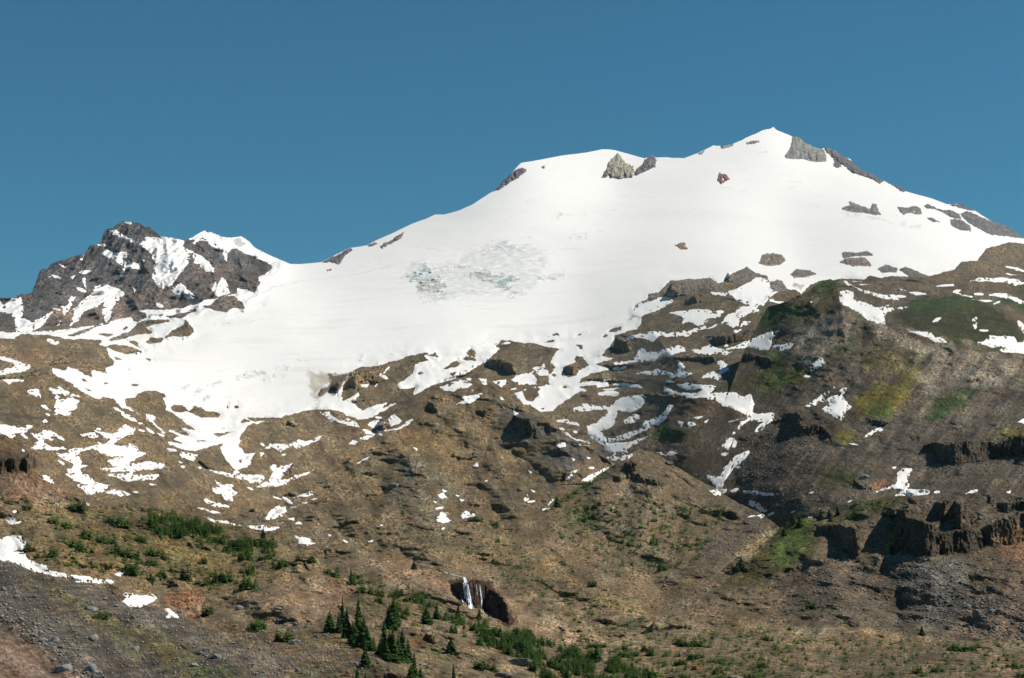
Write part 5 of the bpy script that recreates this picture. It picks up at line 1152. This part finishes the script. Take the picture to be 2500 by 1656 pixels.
# shrubs and dwarf conifers -----------------------------------------------------
SHL = []
def addshr(sh, lst, where):
    ox, oy = ORG[sh]
    for x, y, w_, h in lst: SHL.append((ox + x * KS, oy + y * KS, w_ * KS * 1.3, h * KS * 1.25, where, True))
H1 = 'on the left hillside'
addshr('D1', [(85,135,70,50),(150,205,60,45),(220,178,60,80),(410,222,85,55),(460,285,95,65),(540,328,95,85),(650,325,85,50),(700,402,105,85),(170,382,65,65),(235,512,100,55),(415,557,92,98),(570,482,125,85),(680,527,112,90),(560,545,55,35),
 (620,610,85,45),(300,592,55,35),(840,442,72,68),(925,462,92,65),(1010,397,85,35),(785,657,75,62),(910,285,110,75),(990,305,110,85),(970,542,140,92),(1080,572,112,105),(890,552,85,45),(1020,622,85,55),(1100,692,95,130),(1165,707,60,60),(1240,632,92,82),
 (1265,542,105,62),(1355,592,75,65),(1145,442,95,70),(1410,692,75,62),(1340,727,92,72),(1240,762,72,82),(1545,752,112,132),(1680,617,82,62),(1690,802,122,85),(1720,842,72,55),(1790,760,120,100),(1880,775,130,110),(2040,702,85,75),(2060,822,140,130),(2120,852,82,55),
 (1790,872,45,48),(2320,652,105,75),(1700,1047,122,105),(2140,1162,112,98),(850,1082,95,100),(60,120,70,50),(560,92,75,60),(640,172,115,90),(1050,162,55,42),(1235,192,45,42),(1180,260,90,40),(720,560,60,30),(420,590,50,25),(20,90,60,50),(690,150,60,40)], H1)
addshr('D2', [(690,720,110,85),(745,738,70,60),(920,745,125,45),(980,862,115,95),(885,792,85,65),(1110,762,60,45),(1265,882,90,75),(1335,932,120,110),(1440,950,100,90),(1500,975,80,60),(470,602,125,80),(290,652,92,65),(660,502,135,35),(100,1152,105,92),(300,1252,122,112),
 (1395,1132,90,50),(1600,1162,105,45),(1710,1192,85,90),(1810,1222,62,75),(1930,1292,112,92),(1460,712,45,38),(1512,722,38,38),(2010,1092,65,55),(1920,1480,130,85),(2000,1500,120,85),(1500,1482,55,50),(820,582,55,25),(905,522,60,25),(1042,580,50,35),(380,450,45,30),(40,700,80,90),(20,800,80,80),
 (830,270,50,60),(1300,210,60,60),(1440,230,50,50),(1120,150,60,60),(1530,345,90,50),(1840,545,50,60),(1900,270,120,50),(2060,305,80,60),(1170,230,40,40),(500,1150,50,45)], 'around the firs in the lower centre')
addshr('D4', [(620,987,85,62),(525,1002,52,48),(715,1012,62,62),(570,1012,38,32),(700,1062,62,38),(890,1117,62,62),(1000,1137,52,52),(1160,1152,62,42),(1060,1092,48,42),(980,1012,42,32),(850,1052,38,52),(440,1167,85,38),(920,242,65,52),(190,492,55,52),(1060,1272,52,48),(1780,1335,110,60),(1850,1345,110,70),(1920,1340,100,60),(1730,1295,60,45),
 (1280,1402,48,52),(780,270,90,40),(1000,180,50,40),(1950,760,30,40),(1710,1370,80,40),(1490,1380,60,40),(1130,1352,55,35),(820,1300,50,40),(610,1250,70,35),(230,1245,80,45),(160,1290,50,35),(330,1330,55,45),(440,1345,70,50),(550,1330,60,40),(660,1185,70,35),(1500,1530,80,80),(1650,1515,100,55),(1210,1460,60,40),(1290,1540,80,40),(2300,1480,150,50),(2350,1560,150,60),(110,1565,100,50)], 'on the tan ground at lower right')
addshr('D7', [(1400,1330,85,90),(1480,1310,80,55),(1550,1275,60,60),(1445,1395,60,50),(1680,1240,80,50),(1490,905,70,65),(1220,850,70,45),(1160,850,35,45),(1340,850,55,50),(1350,1000,40,30),(1640,860,55,60),(1598,835,40,45),(1760,810,55,40),(1800,830,40,35),(1935,820,45,35),(1705,870,45,35),(1615,885,45,35),(1780,955,45,35),(1855,950,45,45),(1415,965,45,50),(1060,950,45,45),(1320,1010,30,55),(1345,1045,50,50),(1155,1010,50,55),(1470,1040,30,60),
 (1775,1090,60,50),(1700,1115,50,45),(1650,1125,50,30),(1575,1160,45,35),(1485,1195,45,60),(1495,1135,60,45),(1320,1110,70,80),(1090,1090,60,50),(1140,1110,70,60),(1360,1130,60,40),(1410,1150,60,30),(1880,850,45,30),(885,845,45,40),(1605,995,40,40),(1240,970,40,35),(2050,1310,80,90),(1480,1245,40,40),(1350,1290,70,60),(1150,1290,70,60),(700,690,80,50),(760,640,60,50),(810,690,50,35),(640,730,60,40),(880,1195,50,30),(1085,1270,40,45)], 'on the small pointed hill')
addshr('D3', [(1560,1290,100,70),(1640,1300,110,80),(1710,1300,100,80),(1790,1310,90,50),(1630,1350,70,60),(1760,1260,60,50),(1830,1240,70,50),(1270,1210,70,55),(1450,1210,80,40),(1300,1380,90,60),(1440,1380,90,50),(1540,1390,90,50),(1010,1350,80,40),(1110,1330,90,50),(790,1270,60,40),(870,1310,110,50),(1180,1060,0,0) if False else (1140,1020,60,40),(1100,910,50,35),(960,885,40,45),(800,1040,40,40),(690,1090,50,40),(745,1080,40,40),
 (1240,1080,70,60),(820,810,80,70),(620,780,50,40),(640,700,50,25),(500,600,45,35),(595,635,40,30),(1000,1470,90,70),(1080,1490,80,60),(1200,1440,70,50),(1340,1560,110,70),(1500,1555,80,50),(1840,1535,100,70),(1930,1540,80,50),(2010,1350,80,50),(2190,1290,55,40),(2130,1340,60,40),(2270,1255,80,60),(2350,1330,60,50),(2150,1400,60,50),(1375,1490,60,60),(2000,880,40,40),(1690,1015,40,30),(1985,1170,50,35)], 'in the stony valley right of centre')
rr = random.Random(5)
def fillshr(sh, poly, n, h0, h1, where, wr=1.3):
    pts_ = fill(K(sh, poly), n, rr)
    cl_ = gnoise(np.array([t[0] / 26 for t in pts_]), np.array([t[1] / 15 for t in pts_]), np.full(len(pts_), .5), 88)
    for (x, y), g_ in zip(pts_, cl_):
        if h0 > 50 and g_ < -.12 and 'thicket' not in where: continue
        h = rr.uniform(h0, h1) * KS; SHL.append((x, y, h * rr.uniform(.8, wr), h, where, False))
fillshr('D1', '1200,300 1250,245 1400,250 1520,280 1650,290 1750,310 1800,370 1900,440 2050,450 2250,410 2270,520 2200,600 2050,610 1900,580 1850,500 1620,480 1640,400 1450,400 1300,390', 150, 60, 105, 'in the dark thicket on the left hillside', 1.1)
fillshr('D2', '1060,860 1200,900 1300,950 1310,1020 1270,1160 1150,1150 1180,1020 1080,950', 16, 60, 110, 'around the firs in the lower centre', 1.1)
fillshr('D2', '1720,1080 1800,1090 1970,1140 2000,1190 2200,1170 2366,1220 2366,1500 2250,1420 2100,1350 1980,1280 1880,1200 1740,1140', 150, 60, 110, 'in the dense belt at bottom centre', 1.0)
fillshr('D3', '0,1170 150,1200 350,1250 500,1280 700,1360 800,1400 900,1410 950,1480 1100,1600 1300,1700 500,1700 400,1600 300,1470 150,1400 0,1310', 330, 60, 115, 'in the dense belt at bottom centre', 1.0)
fillshr('D3', '500,1250 1000,1300 1900,1420 2366,1480 2366,1700 1400,1700 900,1450', 130, 36, 80, 'in the stony valley right of centre', 1.6)
fillshr('D3', '600,1330 950,1400 1300,1500 1500,1600 900,1650', 90, 60, 105, 'in the dense belt at bottom centre', 1.0)
fillshr('D2', '850,700 1000,760 1350,820 1600,960 1750,1080 1650,1130 1400,1000 1100,880 900,830', 75, 52, 95, 'around the firs in the lower centre', 1.1)
fillshr('D1', '700,380 1200,480 1700,640 2300,560 2366,720 2000,900 1500,780 900,650', 90, 30, 68, H1, 1.5)
fillshr('D4', '-100,1190 800,1250 2500,1300 2600,1620 -300,1620', 430, 28, 62, 'on the tan ground at lower right', 1.8)
fillshr('D7', '470,720 900,720 1900,820 1950,900 1750,1250 1500,1320 1000,1400 450,1000', 330, 26, 50, 'on the small pointed hill', 1.7)
fillshr('D3', '0,560 700,820 1100,1000 2300,1150 2300,1568 1000,1400 400,1150 0,700', 330, 24, 48, 'in the stony valley right of centre', 1.9)
fillshr('D3', '0,480 300,520 900,900 1300,1000 900,1050 400,850 0,700', 120, 20, 40, 'in the stony valley right of centre', 1.9)
fillshr('D2', '600,300 1500,250 2300,250 2366,650 1900,650 1300,560 700,480', 180, 18, 38, 'on the central brown hill', 2.0)
fillshr('D6', '800,380 1350,400 1300,700 1100,900 700,700', 90, 16, 32, 'on the central brown hill', 1.8)
fillshr('D1', '0,0 500,100 1500,200 1300,500 1100,750 300,600 200,400', 150, 26, 56, H1, 2.0)
fillshr('D7', '500,780 720,650 960,500 1000,480 950,560 760,680 560,800', 45, 22, 40, 'along the green crest left of the pointed hill', 1.5)
fillshr('D7', '600,790 850,770 850,940 640,960', 40, 22, 40, 'on the small pointed hill', 1.5)
fillshr('D4', '600,240 1000,120 1350,70 1400,110 1100,210 800,290', 40, 20, 42, 'above the right cliff', 1.8)
ok = []
for t in SHL:
    s = owner(t[0], t[1])
    if s is None: continue
    if snow_at(s, t[0], t[1]) and not t[5]: continue
    ok.append(t)
ok.sort(key=lambda t: -t[2] * t[3])
rest = ok[298:]
BK = {}
for x, y, w_, h, where, hand in ok[:298]:
    s, D, P = spot(x, y)
    H = h * D / F
    o = put(SHRUBS[rng.randrange(8)], 'shrub', P - Vector((0, 0, .06 * H)), H * 1.15, rng.uniform(0, 6.3), min(max(w_ / h, .6), 2.6) * 0.95)
    sz = 'big dark green' if h * w_ > 900 else ('dark green' if h * w_ > 350 else 'small green')
    tag(o, '%s dwarf conifer %s' % (sz, where), 'shrub', 'dwarf conifers ' + where)
    BK.setdefault(o['label'], []).append((x, o))
for lab, lst in BK.items():
    if 1 < len(lst) <= 40 and 'belt' not in lab and 'thicket' not in lab:
        for k, (x, o) in enumerate(sorted(lst, key=lambda t: t[0])): o['label'] = '%s, %s from the left' % (lab, ORDN[k])
# the many smaller ones
def join_instances(name, items, m, label, cat):
    V = []; Fc = []; off = 0
    for gv, gf, P, sx, sz, rz in items:
        c, s_ = math.cos(rz), math.sin(rz)
        v = np.array(gv, np.float32)
        q = np.empty_like(v); q[:, 0] = (v[:, 0] * c - v[:, 1] * s_) * sx + P[0]; q[:, 1] = (v[:, 0] * s_ + v[:, 1] * c) * sx + P[1]; q[:, 2] = v[:, 2] * sz + P[2]
        V.append(q); Fc.append(np.array(gf) + off); off += len(v)
    V = np.concatenate(V); Fc = np.concatenate(Fc).astype(np.int32); n = Fc.shape[1]
    me = bpy.data.meshes.new(name); me.vertices.add(len(V)); me.vertices.foreach_set('co', V.ravel())
    me.loops.add(Fc.size); me.loops.foreach_set('vertex_index', Fc.ravel()); me.polygons.add(len(Fc))
    me.polygons.foreach_set('loop_start', np.arange(0, Fc.size, n, dtype=np.int32)); me.polygons.foreach_set('loop_total', np.full(len(Fc), n, np.int32))
    me.update(calc_edges=True); me.materials.append(m)
    o = bpy.data.objects.new(name, me); link(o); tag(o, label, cat, kind='stuff'); return o
LOW = []
for k in range(8):
    q = random.Random(300 + k); V = []; Fc = []
    for z in range(2 if k < 5 else 4):
        a = q.uniform(0, 6.3); d = q.uniform(.05, .35)
        v, f = conifer_geo(q, 3 if k < 5 else 5, .34 if k < 5 else .26, 5, h=q.uniform(.5, 1), base=(math.cos(a) * d, math.sin(a) * d), low=0)
        o_ = len(V); V += v; Fc += [tuple(i + o_ for i in t) for t in f]
    LOW.append((V, Fc))
TUFT = []
for k in range(5):
    q = random.Random(350 + k); V = []; Fc = []
    for z in range(2):
        v, f = conifer_geo(q, 2, .42, 4, h=q.uniform(.6, 1), base=(q.uniform(-.3, .3), q.uniform(-.3, .3)), low=0)
        o_ = len(V); V += v; Fc += [tuple(i + o_ for i in t) for t in f]
    TUFT.append((V, Fc))
items = []
for x, y, w_, h, where, hand in rest:
    s, D, P = spot(x, y); H = h * D / F; g = LOW[rr.randrange(5)] if h < 14 else LOW[5 + rr.randrange(3)]
    H *= 1.0 if h > 14 else 1.4
    items.append((g[0], g[1], (P.x, P.y, P.z - .06 * H), H * min(w_ / h, 2.6) * .85, H, rr.uniform(0, 6.3)))
join_instances('shrubs', items, M_SHRUB, 'many small shrubs scattered over the stony slopes', 'shrubs')
# grass tufts and low heather
items = []
def tufts(sh, poly, n, h0, h1):
    for x, y in fill(K(sh, poly), n, rr):
        q = spot(x, y)
        if q is None: continue
        s, D, P = q
        if snow_at(s, x, y): continue
        H = rr.uniform(h0, h1) * D / F; g = TUFT[rr.randrange(5)]
        items.append((g[0], g[1], (P.x, P.y, P.z - .1 * H), H * rr.uniform(1.2, 3.0), H, rr.uniform(0, 6.3)))
tufts('D1', '150,200 900,150 2366,500 2366,900 1500,850 300,620', 420, 2.0, 4.5)
tufts('D1', '150,660 250,680 900,1050 1500,1300 1800,1480 2000,1600 1500,1600 1000,1250 500,930', 260, 1.5, 3.5)
tufts('D2', '0,600 900,900 1700,1300 1700,1600 0,1600', 300, 2, 4.5)
tufts('D4', '-100,1150 2366,1270 2500,1600 -100,1600', 350, 1.8, 4)
tufts('D3', '0,500 1200,900 2366,1050 2366,1568 0,1100', 400, 1.8, 3.5)
tufts('D6', '600,450 2366,450 2366,1500 1600,1400 600,900', 350, 1.5, 3.2)
tufts('D7', '0,450 600,450 2000,800 1800,1400 0,1300', 350, 1.5, 3.0)
join_instances('grass_tufts', items, M_TUFT, 'dry green tufts scattered over the stony slopes', 'grass')

# ------------------------------------------------------------------ boulders
def rock_geo(q, sub=1):
    t = (1 + 5 ** .5) / 2
    V = [(-1,t,0),(1,t,0),(-1,-t,0),(1,-t,0),(0,-1,t),(0,1,t),(0,-1,-t),(0,1,-t),(t,0,-1),(t,0,1),(-t,0,-1),(-t,0,1)]
    Fc = [(0,11,5),(0,5,1),(0,1,7),(0,7,10),(0,10,11),(1,5,9),(5,11,4),(11,10,2),(10,7,6),(7,1,8),(3,9,4),(3,4,2),(3,2,6),(3,6,8),(3,8,9),(4,9,5),(2,4,11),(6,2,10),(8,6,7),(9,8,1)]
    for _ in range(sub):
        cache = {}; nf = []
        def mid(a, b):
            k = (min(a, b), max(a, b))
            if k not in cache:
                V.append(tuple((V[a][i] + V[b][i]) / 2 for i in range(3))); cache[k] = len(V) - 1
            return cache[k]
        for a, b, c in Fc:
            ab, bc, ca = mid(a, b), mid(b, c), mid(c, a)
            nf += [(a, ab, ca), (b, bc, ab), (c, ca, bc), (ab, bc, ca)]
        Fc = nf
    planes = [(Vector((q.gauss(0, 1), q.gauss(0, 1), q.gauss(0, 1))).normalized(), q.uniform(.55, .85)) for _ in range(9)]
    out = []
    sx, sy, sz = q.uniform(.8, 1.3), q.uniform(.7, 1.1), q.uniform(.5, .85)
    for v in V:
        p = Vector(v).normalized()
        for n, d in planes:
            e = p.dot(n)
            if e > d: p = p - n * (e - d)
        p *= 1 + q.uniform(-.05, .05)
        out.append((p.x * sx, p.y * sy, p.z * sz))
    return out, Fc
BM = {}
for mname, m in (('b', M_BOULD), ('g', M_BOULD_G), ('r', M_BOULD_R)):
    BM[mname] = []
    for k in range(5):
        v, f = rock_geo(random.Random(400 + k), 2); BM[mname].append(mesh_from('boulder', v, f, m))
BL = [('D1',2120,0,0,0,'')]
BL = [ # sheet, x, y(centre), width, height, tone, label
 ('D1',760,985,130,60,'g','flat pale grey boulder half way up the near left scree'), ('D1',455,1240,100,70,'g','greenish grey boulder on the near left scree'), ('D1',770,1230,100,60,'b','brown boulder right of the greenish one on the near left scree'),
 ('D1',530,1470,130,100,'g','large slanting grey boulder near the bottom left corner'), ('D1',750,1480,110,110,'g','large round dark boulder at the bottom right of the slanting one'), ('D1',1120,1320,75,50,'g','grey boulder beside the green stripe on the scree'),
 ('D1',1780,1375,110,60,'g','wide blue grey boulder at the foot of the near scree'), ('D1',1610,1450,90,60,'g','squat grey boulder below left of the wide blue grey one'), ('D1',1260,1050,45,50,'b','small upright tan boulder under the snow patch'),
 ('D1',1070,995,50,28,'b','small flat brown boulder left of the lower snow patch'), ('D1',970,965,60,35,'b','low brown boulder at the left tip of the snow patch'), ('D1',1100,1060,50,30,'b','flat tan boulder on the scree under the snow patch'), ('D1',1500,1145,50,30,'r','small rusty boulder on the scree'),
 ('D1',30,830,60,35,'b','brown boulder high on the near scree at the left edge'), ('D1',140,890,50,30,'b','small brown boulder near the left edge of the scree'), ('D1',290,1205,45,40,'g','pale boulder in the stony rib of the near scree'), ('D1',360,1250,70,35,'g','long pale boulder in the stony rib'),
 ('D1',300,1115,60,30,'g','small grey boulder above the stony rib'), ('D1',940,860,40,25,'b','dark little boulder above the lower snow patch'), ('D1',1980,980,80,50,'g','blue grey boulder on the pink ground right of the dark shrub'), ('D1',1490,1015,50,35,'g','grey boulder at the foot of the rusty rocks'),
 ('D1',1945,1130,40,40,'r','bright orange boulder left of the bottom shrub'), ('D1',2300,985,70,50,'b','brown boulder at the right of the pink ground'), ('D1',1920,1275,60,35,'b','flat brown boulder above the wide blue grey one'), ('D1',820,1540,110,50,'g','grey slab at the bottom edge under the round dark boulder'),
 ('D1',2110,785,40,25,'b','small boulder in the brown hillside gap'), ('D1',1690,650,50,40,'g','grey boulder below the round shrub on the hillside'), ('D1',1150,790,60,40,'b','brown boulder above the lower snow patch'), ('D1',1590,300,10,10,'g','tiny grey boulder in the thicket'),
 ('D2',280,975,70,45,'b','rust brown boulder left of the two bottom shrubs'), ('D2',395,1270,100,55,'g','grey boulder right of the lower left shrub'), ('D2',430,1495,50,40,'g','pale round boulder at bottom centre left'), ('D2',545,1530,60,45,'g','pale grey boulder at the bottom edge'),
 ('D2',1170,1535,45,50,'g','pale boulder at the bottom below the firs'), ('D2',1480,1160,90,70,'b','tan boulder above the dark hollow right of the firs'), ('D2',1440,1335,70,60,'b','tan boulder right of the fir group'), ('D2',2370,0,10,10,'b','tiny brown boulder on the valley slope'),
 ('D2',1465,1450,70,60,'b','slanting tan boulder below the fir group'), ('D3',60,0,8,8,'b','tiny brown boulder below the small pointed hill'), ('D3',1858,795,60,40,'r','orange boulder in the valley below the green shoulder'), ('D3',1690,845,45,40,'r','rusty boulder left below the orange one'), ('D3',1950,895,45,40,'r','rusty boulder right below the orange one'),
 ('D3',805,605,55,25,'r','flat orange boulder high in the valley'), ('D3',860,920,45,25,'r','small orange boulder in the middle of the valley'), ('D3',245,480,30,30,'r','small rust red boulder beside a shrub on the valley slope'), ('D3',260,820,45,20,'r','small rust red boulder right of the waterfall cliff'), ('D3',1425,800,60,40,'r','pinkish boulder on the valley floor'),
 ('D3',210,1430,240,90,'b','big pale slab in the dense belt at bottom centre'), ('D3',90,1530,170,80,'b','big pale slab at the bottom edge of the belt'), ('D3',2020,1565,150,60,'b','pale rounded slab at the bottom edge'), ('D3',1700,1470,110,60,'r','pinkish slab on the tan ground'),
 ('D4',2095,1010,130,100,'g','big pale faceted boulder with dark shadow on the right scree'), ('D4',1980,1020,80,70,'b','rounded boulder left of the big pale one'), ('D4',1900,960,90,60,'b','brown boulder upper left of the big pale one'), ('D4',1060,1000,55,35,'r','orange boulder among the shrubs below the grey scree'),
 ('D4',2005,235,60,60,'b','pale boulder on the rim of the big dark cliff'), ('D4',1805,620,50,30,'b','dark boulder under the big cliff'), ('D4',2040,1190,60,35,'b','pale flat boulder at the foot of the right scree'), ('D4',1990,400,70,30,'b','long boulder on the right cliff foot'), ('D4',500,1440,40,20,'r','dark red boulder on the tan ground'), ('D4',890,1255,40,22,'r','dark red boulder on the pale strip'),
 ('D7',1940,980,80,40,'b','pale slab on the right flank of the small pointed hill'), ('D7',1470,440,80,30,'g','flat grey slab right of the rock notch'), ('D7',235,660,70,50,'g','pale boulder at the left of the valley head'), ('D7',440,745,60,50,'b','brown boulder left of the small snow patch in the valley'), ('D6',1895,385,55,45,'b','dark boulder on the central hill above a snow fleck'),
 ('D8',1050,890,90,50,'g','pale slab right of the green patch on the scree'), ('D8',590,712,40,22,'g','small pale boulder on the dark scree'), ('D6',1210,620,110,80,'b','brown boulder pile on the central hill'), ('D6',400,1300,10,8,'b','tiny brown boulder on the lower hillside'),
]
for sh, x, y, w_, h, tn, lab in BL:
    ox, oy = ORG[sh]; px_, py_ = ox + x * KS, oy + (y + h * .25) * KS
    q = spot(px_, py_)
    if q is None: continue
    s, D, P = q
    W = max(w_, 16) * KS * D / F
    o = bpy.data.objects.new('boulder', BM[tn][rng.randrange(5)]); link(o); o.location = P
    o.scale = (W * .5, W * .5, W * .5 * min(1.4, max(.6, 1.35 * h / w_))); o.rotation_euler = (rng.uniform(-.3, .3), rng.uniform(-.3, .3), rng.uniform(0, 6.3))
    tag(o, lab, 'boulder', 'boulders')
LR = [rock_geo(random.Random(500 + k), 0) for k in range(8)]
def talus(name, sets, m, label):
    items = []
    for sh, poly, n, h0, h1 in sets:
        for x, y in fill(K(sh, poly), n, rr):
            q = spot(x, y)
            if q is None: continue
            s, D, P = q
            if snow_at(s, x, y): continue
            H = h0 * (h1 / h0) ** (rr.random() ** 2.2) * D / F * .5; g = LR[rr.randrange(8)]
            items.append((g[0], g[1], (P.x, P.y, P.z + .1 * H), H, H, rr.uniform(0, 6.3)))
    return join_instances(name, items, m, label, 'scree')
talus('scree', [('D4','500,600 1300,560 2366,550 2500,1280 1900,1270 700,1100 300,800',2200,3,8.5), ('D4','1800,950 2366,850 2500,1300 1950,1250',500,5,12), ('D8','0,600 500,380 700,700 600,900 0,900',500,3.5,8), ('D8','1400,700 2500,720 2500,1000 1450,950',600,3,7),
                ('D8','0,950 1300,950 1000,1080 400,1180 0,1150',500,3,6),('D7','1700,1100 2366,850 2200,1100 1800,1350 1600,1300',350,3,7), ('D3','400,500 1900,700 2366,1000 1300,1000 500,700',600,2.5,6)], M_BOULD, 'brown broken rock scree on the right slopes')
talus('scree', [('D1','0,560 400,760 1000,850 1700,1150 2366,1420 2366,1600 800,1600 0,900',1900,2.5,9), ('D4','1300,650 1900,600 1900,900 1750,1150 1400,1100',700,3,8), ('D1','0,900 400,1150 750,1400 900,1600 700,1600 300,1330 0,1050',350,4,13), ('D2','0,1050 600,1150 1000,1450 1000,1600 0,1600',500,3,10),
                ('C8','100,300 800,160 2300,900 2300,1500 900,1500 500,900',900,2.5,5)], M_BOULD_G, 'grey stones of the scree slopes')
talus('scree', [('D1','0,0 700,0 2366,600 2366,1400 1300,850 200,500',700,2.5,7), ('D2','0,500 1700,700 2366,1400 2366,1600 700,1300 0,1000',800,2.5,8), ('D6','600,200 2366,200 2366,1400 1200,1300 500,700',900,2.2,6), ('D5','0,550 600,700 600,850 0,800',250,3,8), ('C5','0,550 900,750 1400,1100 1400,1500 0,1350',600,2,4.5),
                ('D4','0,1150 2366,1270 2500,1600 0,1600',500,2.5,6)], M_BOULD, 'brown stones scattered over the hills')
talus('scree', [('D4','1900,400 2366,300 2500,1250 1900,1250',300,3,8), ('D1','1380,860 1660,880 1700,1100 1450,1000',60,4,10), ('D3','300,450 2300,800 2300,1200 500,900',140,3,7), ('D2','600,700 1600,700 1000,950',90,3,8)], M_BOULD_R, 'rusty red stones scattered among the scree')

# ------------------------------------------------------------------ waterfall
def strand(pts, widths, lift):
    V = []; Fc = []; n = len(pts)
    for i, ((x, y), w_) in enumerate(zip(pts, widths)):
        for k in range(5):
            t = (k - 2) / 2
            xx = x + t * w_ * .5 * (1 + .25 * rr.uniform(-1, 1))
            s, D = depth_at(xx, y, WS)
            D = D0w[i] - lift - (1 - t * t) * 0.5 - rr.uniform(0, .15)
            V.append(world(xx, y, D))
    for i in range(n - 1):
        for k in range(4):
            a = i * 5 + k; Fc.append((a, a + 5, a + 6, a + 1))
    return V, Fc
wf = bpy.data.objects.new('waterfall', None); link(wf)
tag(wf, 'white waterfall dropping in strands over a dark red cliff', 'waterfall')
WS = owner(1150, 1450)
STR = []
wr = random.Random(9)
for x0_, y0_, x1_, y1_, n_, sp, wd_ in [(1133,1409,1149,1487,16,4.2,2.0), (1130,1424,1138,1462,3,2.2,1.2), (1162,1426,1167,1452,2,1.0,.9), (1170,1427,1178,1494,4,1.8,1.2), (1124,1455,1132,1478,2,1.5,1.0)]:
    for k in range(n_):
        o1, o2 = wr.gauss(0, sp * .6), wr.gauss(0, sp); a_, b_ = (0, 1) if k < n_ * .5 else (wr.uniform(0, .4), wr.uniform(.6, 1))
        pts = [(x0_ + (x1_ - x0_) * t ** .8 + o1 + (o2 - o1) * t + wr.uniform(-.4, .4), y0_ + (y1_ - y0_) * t) for t in [a_ + (b_ - a_) * q_ / 9 for q_ in range(10)]]
        STR.append((pts, wd_ * wr.uniform(.5, 1.1), wd_ * wr.uniform(1, 2.2)))
for pts, w0, w1 in STR:
    n = len(pts)
    top = depth_at(pts[0][0], pts[0][1], WS)[1]
    D0w = [min(depth_at(x, y, WS)[1], top + 6) if i else top for i, (x, y) in enumerate(pts)]
    D0w = [min(D0w[i], top + 2.5) for i in range(n)]
    V, Fc = strand(pts, [w0 + (w1 - w0) * i / (n - 1) for i in range(n)], 0.6)
    cx = np.mean([v[0] for v in V]); 
    o = bpy.data.objects.new('strand', mesh_from('strand', V, Fc, M_WATER)); link(o); o.parent = wf

D0w = None
def ribbon(pts, wd_):
    V = []; Fc = []
    for k, (x, y) in enumerate(pts):
        for t in (-1, 0, 1):
            s_, D = depth_at(x + t * wd_ * .4, y + t * wd_ * .25); V.append(world(x + t * wd_ * .4, y + t * wd_ * .25, D - D * .0009))
    for k in range(len(pts) - 1):
        for t in (0, 1): a = k * 3 + t; Fc.append((a, a + 3, a + 4, a + 1))
    return V, Fc
for pts, lab in (([(1068,1387),(1078,1394),(1090,1399),(1103,1403),(1116,1406),(1127,1409),(1134,1411)], 'small white creek running to the waterfall lip'),):
    o = bpy.data.objects.new('stream', mesh_from('stream', *ribbon(pts, 4), M_WATER)); link(o); tag(o, lab, kind='structure')

# ------------------------------------------------------------------ ground far below and around
def ground_sheet():
    n = 60; V = []; Fc = []
    for i in range(n + 1):
        for j in range(n + 1):
            x = (i / n - .5) * 60000; y = (j / n - .5) * 60000
            V.append((x, y, -320 + 25 * math.sin(x * .0007) * math.cos(y * .0009)))
    for i in range(n):
        for j in range(n):
            a = i * (n + 1) + j; Fc.append((a, a + n + 1, a + n + 2, a + 1))
    me = bpy.data.meshes.new('ground'); me.from_pydata(V, [], Fc); me.update()
    ca = me.color_attributes.new('Col', 'FLOAT_COLOR', 'POINT')
    ca.data.foreach_set('color', np.tile(np.array((.09, .09, .05, 1), np.float32), len(V)))
    me.materials.append(M_ROCK)
    o = bpy.data.objects.new('ground', me); link(o); tag(o, kind='structure')
ground_sheet()
# ------------------------------------------------------------------ air
def haze():
    V = [(x, y, z) for x in (-45000, 45000) for y in (-45000, 45000) for z in (-420, 2400)]
    Fc = [(0, 1, 3, 2), (4, 6, 7, 5), (0, 4, 5, 1), (2, 3, 7, 6), (0, 2, 6, 4), (1, 5, 7, 3)]
    m = bpy.data.materials.new('air'); m.use_nodes = True; t = m.node_tree; t.nodes.clear()
    o_ = t.nodes.new('ShaderNodeOutputMaterial'); v = t.nodes.new('ShaderNodeVolumePrincipled')
    v.inputs['Density'].default_value = HAZE; v.inputs['Color'].default_value = (0.5, 0.78, 0.92, 1)
    t.links.new(v.outputs[0], o_.inputs['Volume'])
    o = bpy.data.objects.new('haze', mesh_from('haze', V, Fc, m)); link(o); tag(o, kind='stuff')
HAZE = 1.2e-5
haze()
print('TRIS', sum(len(o.data.polygons) for o in bpy.data.objects if o.type == 'MESH'))
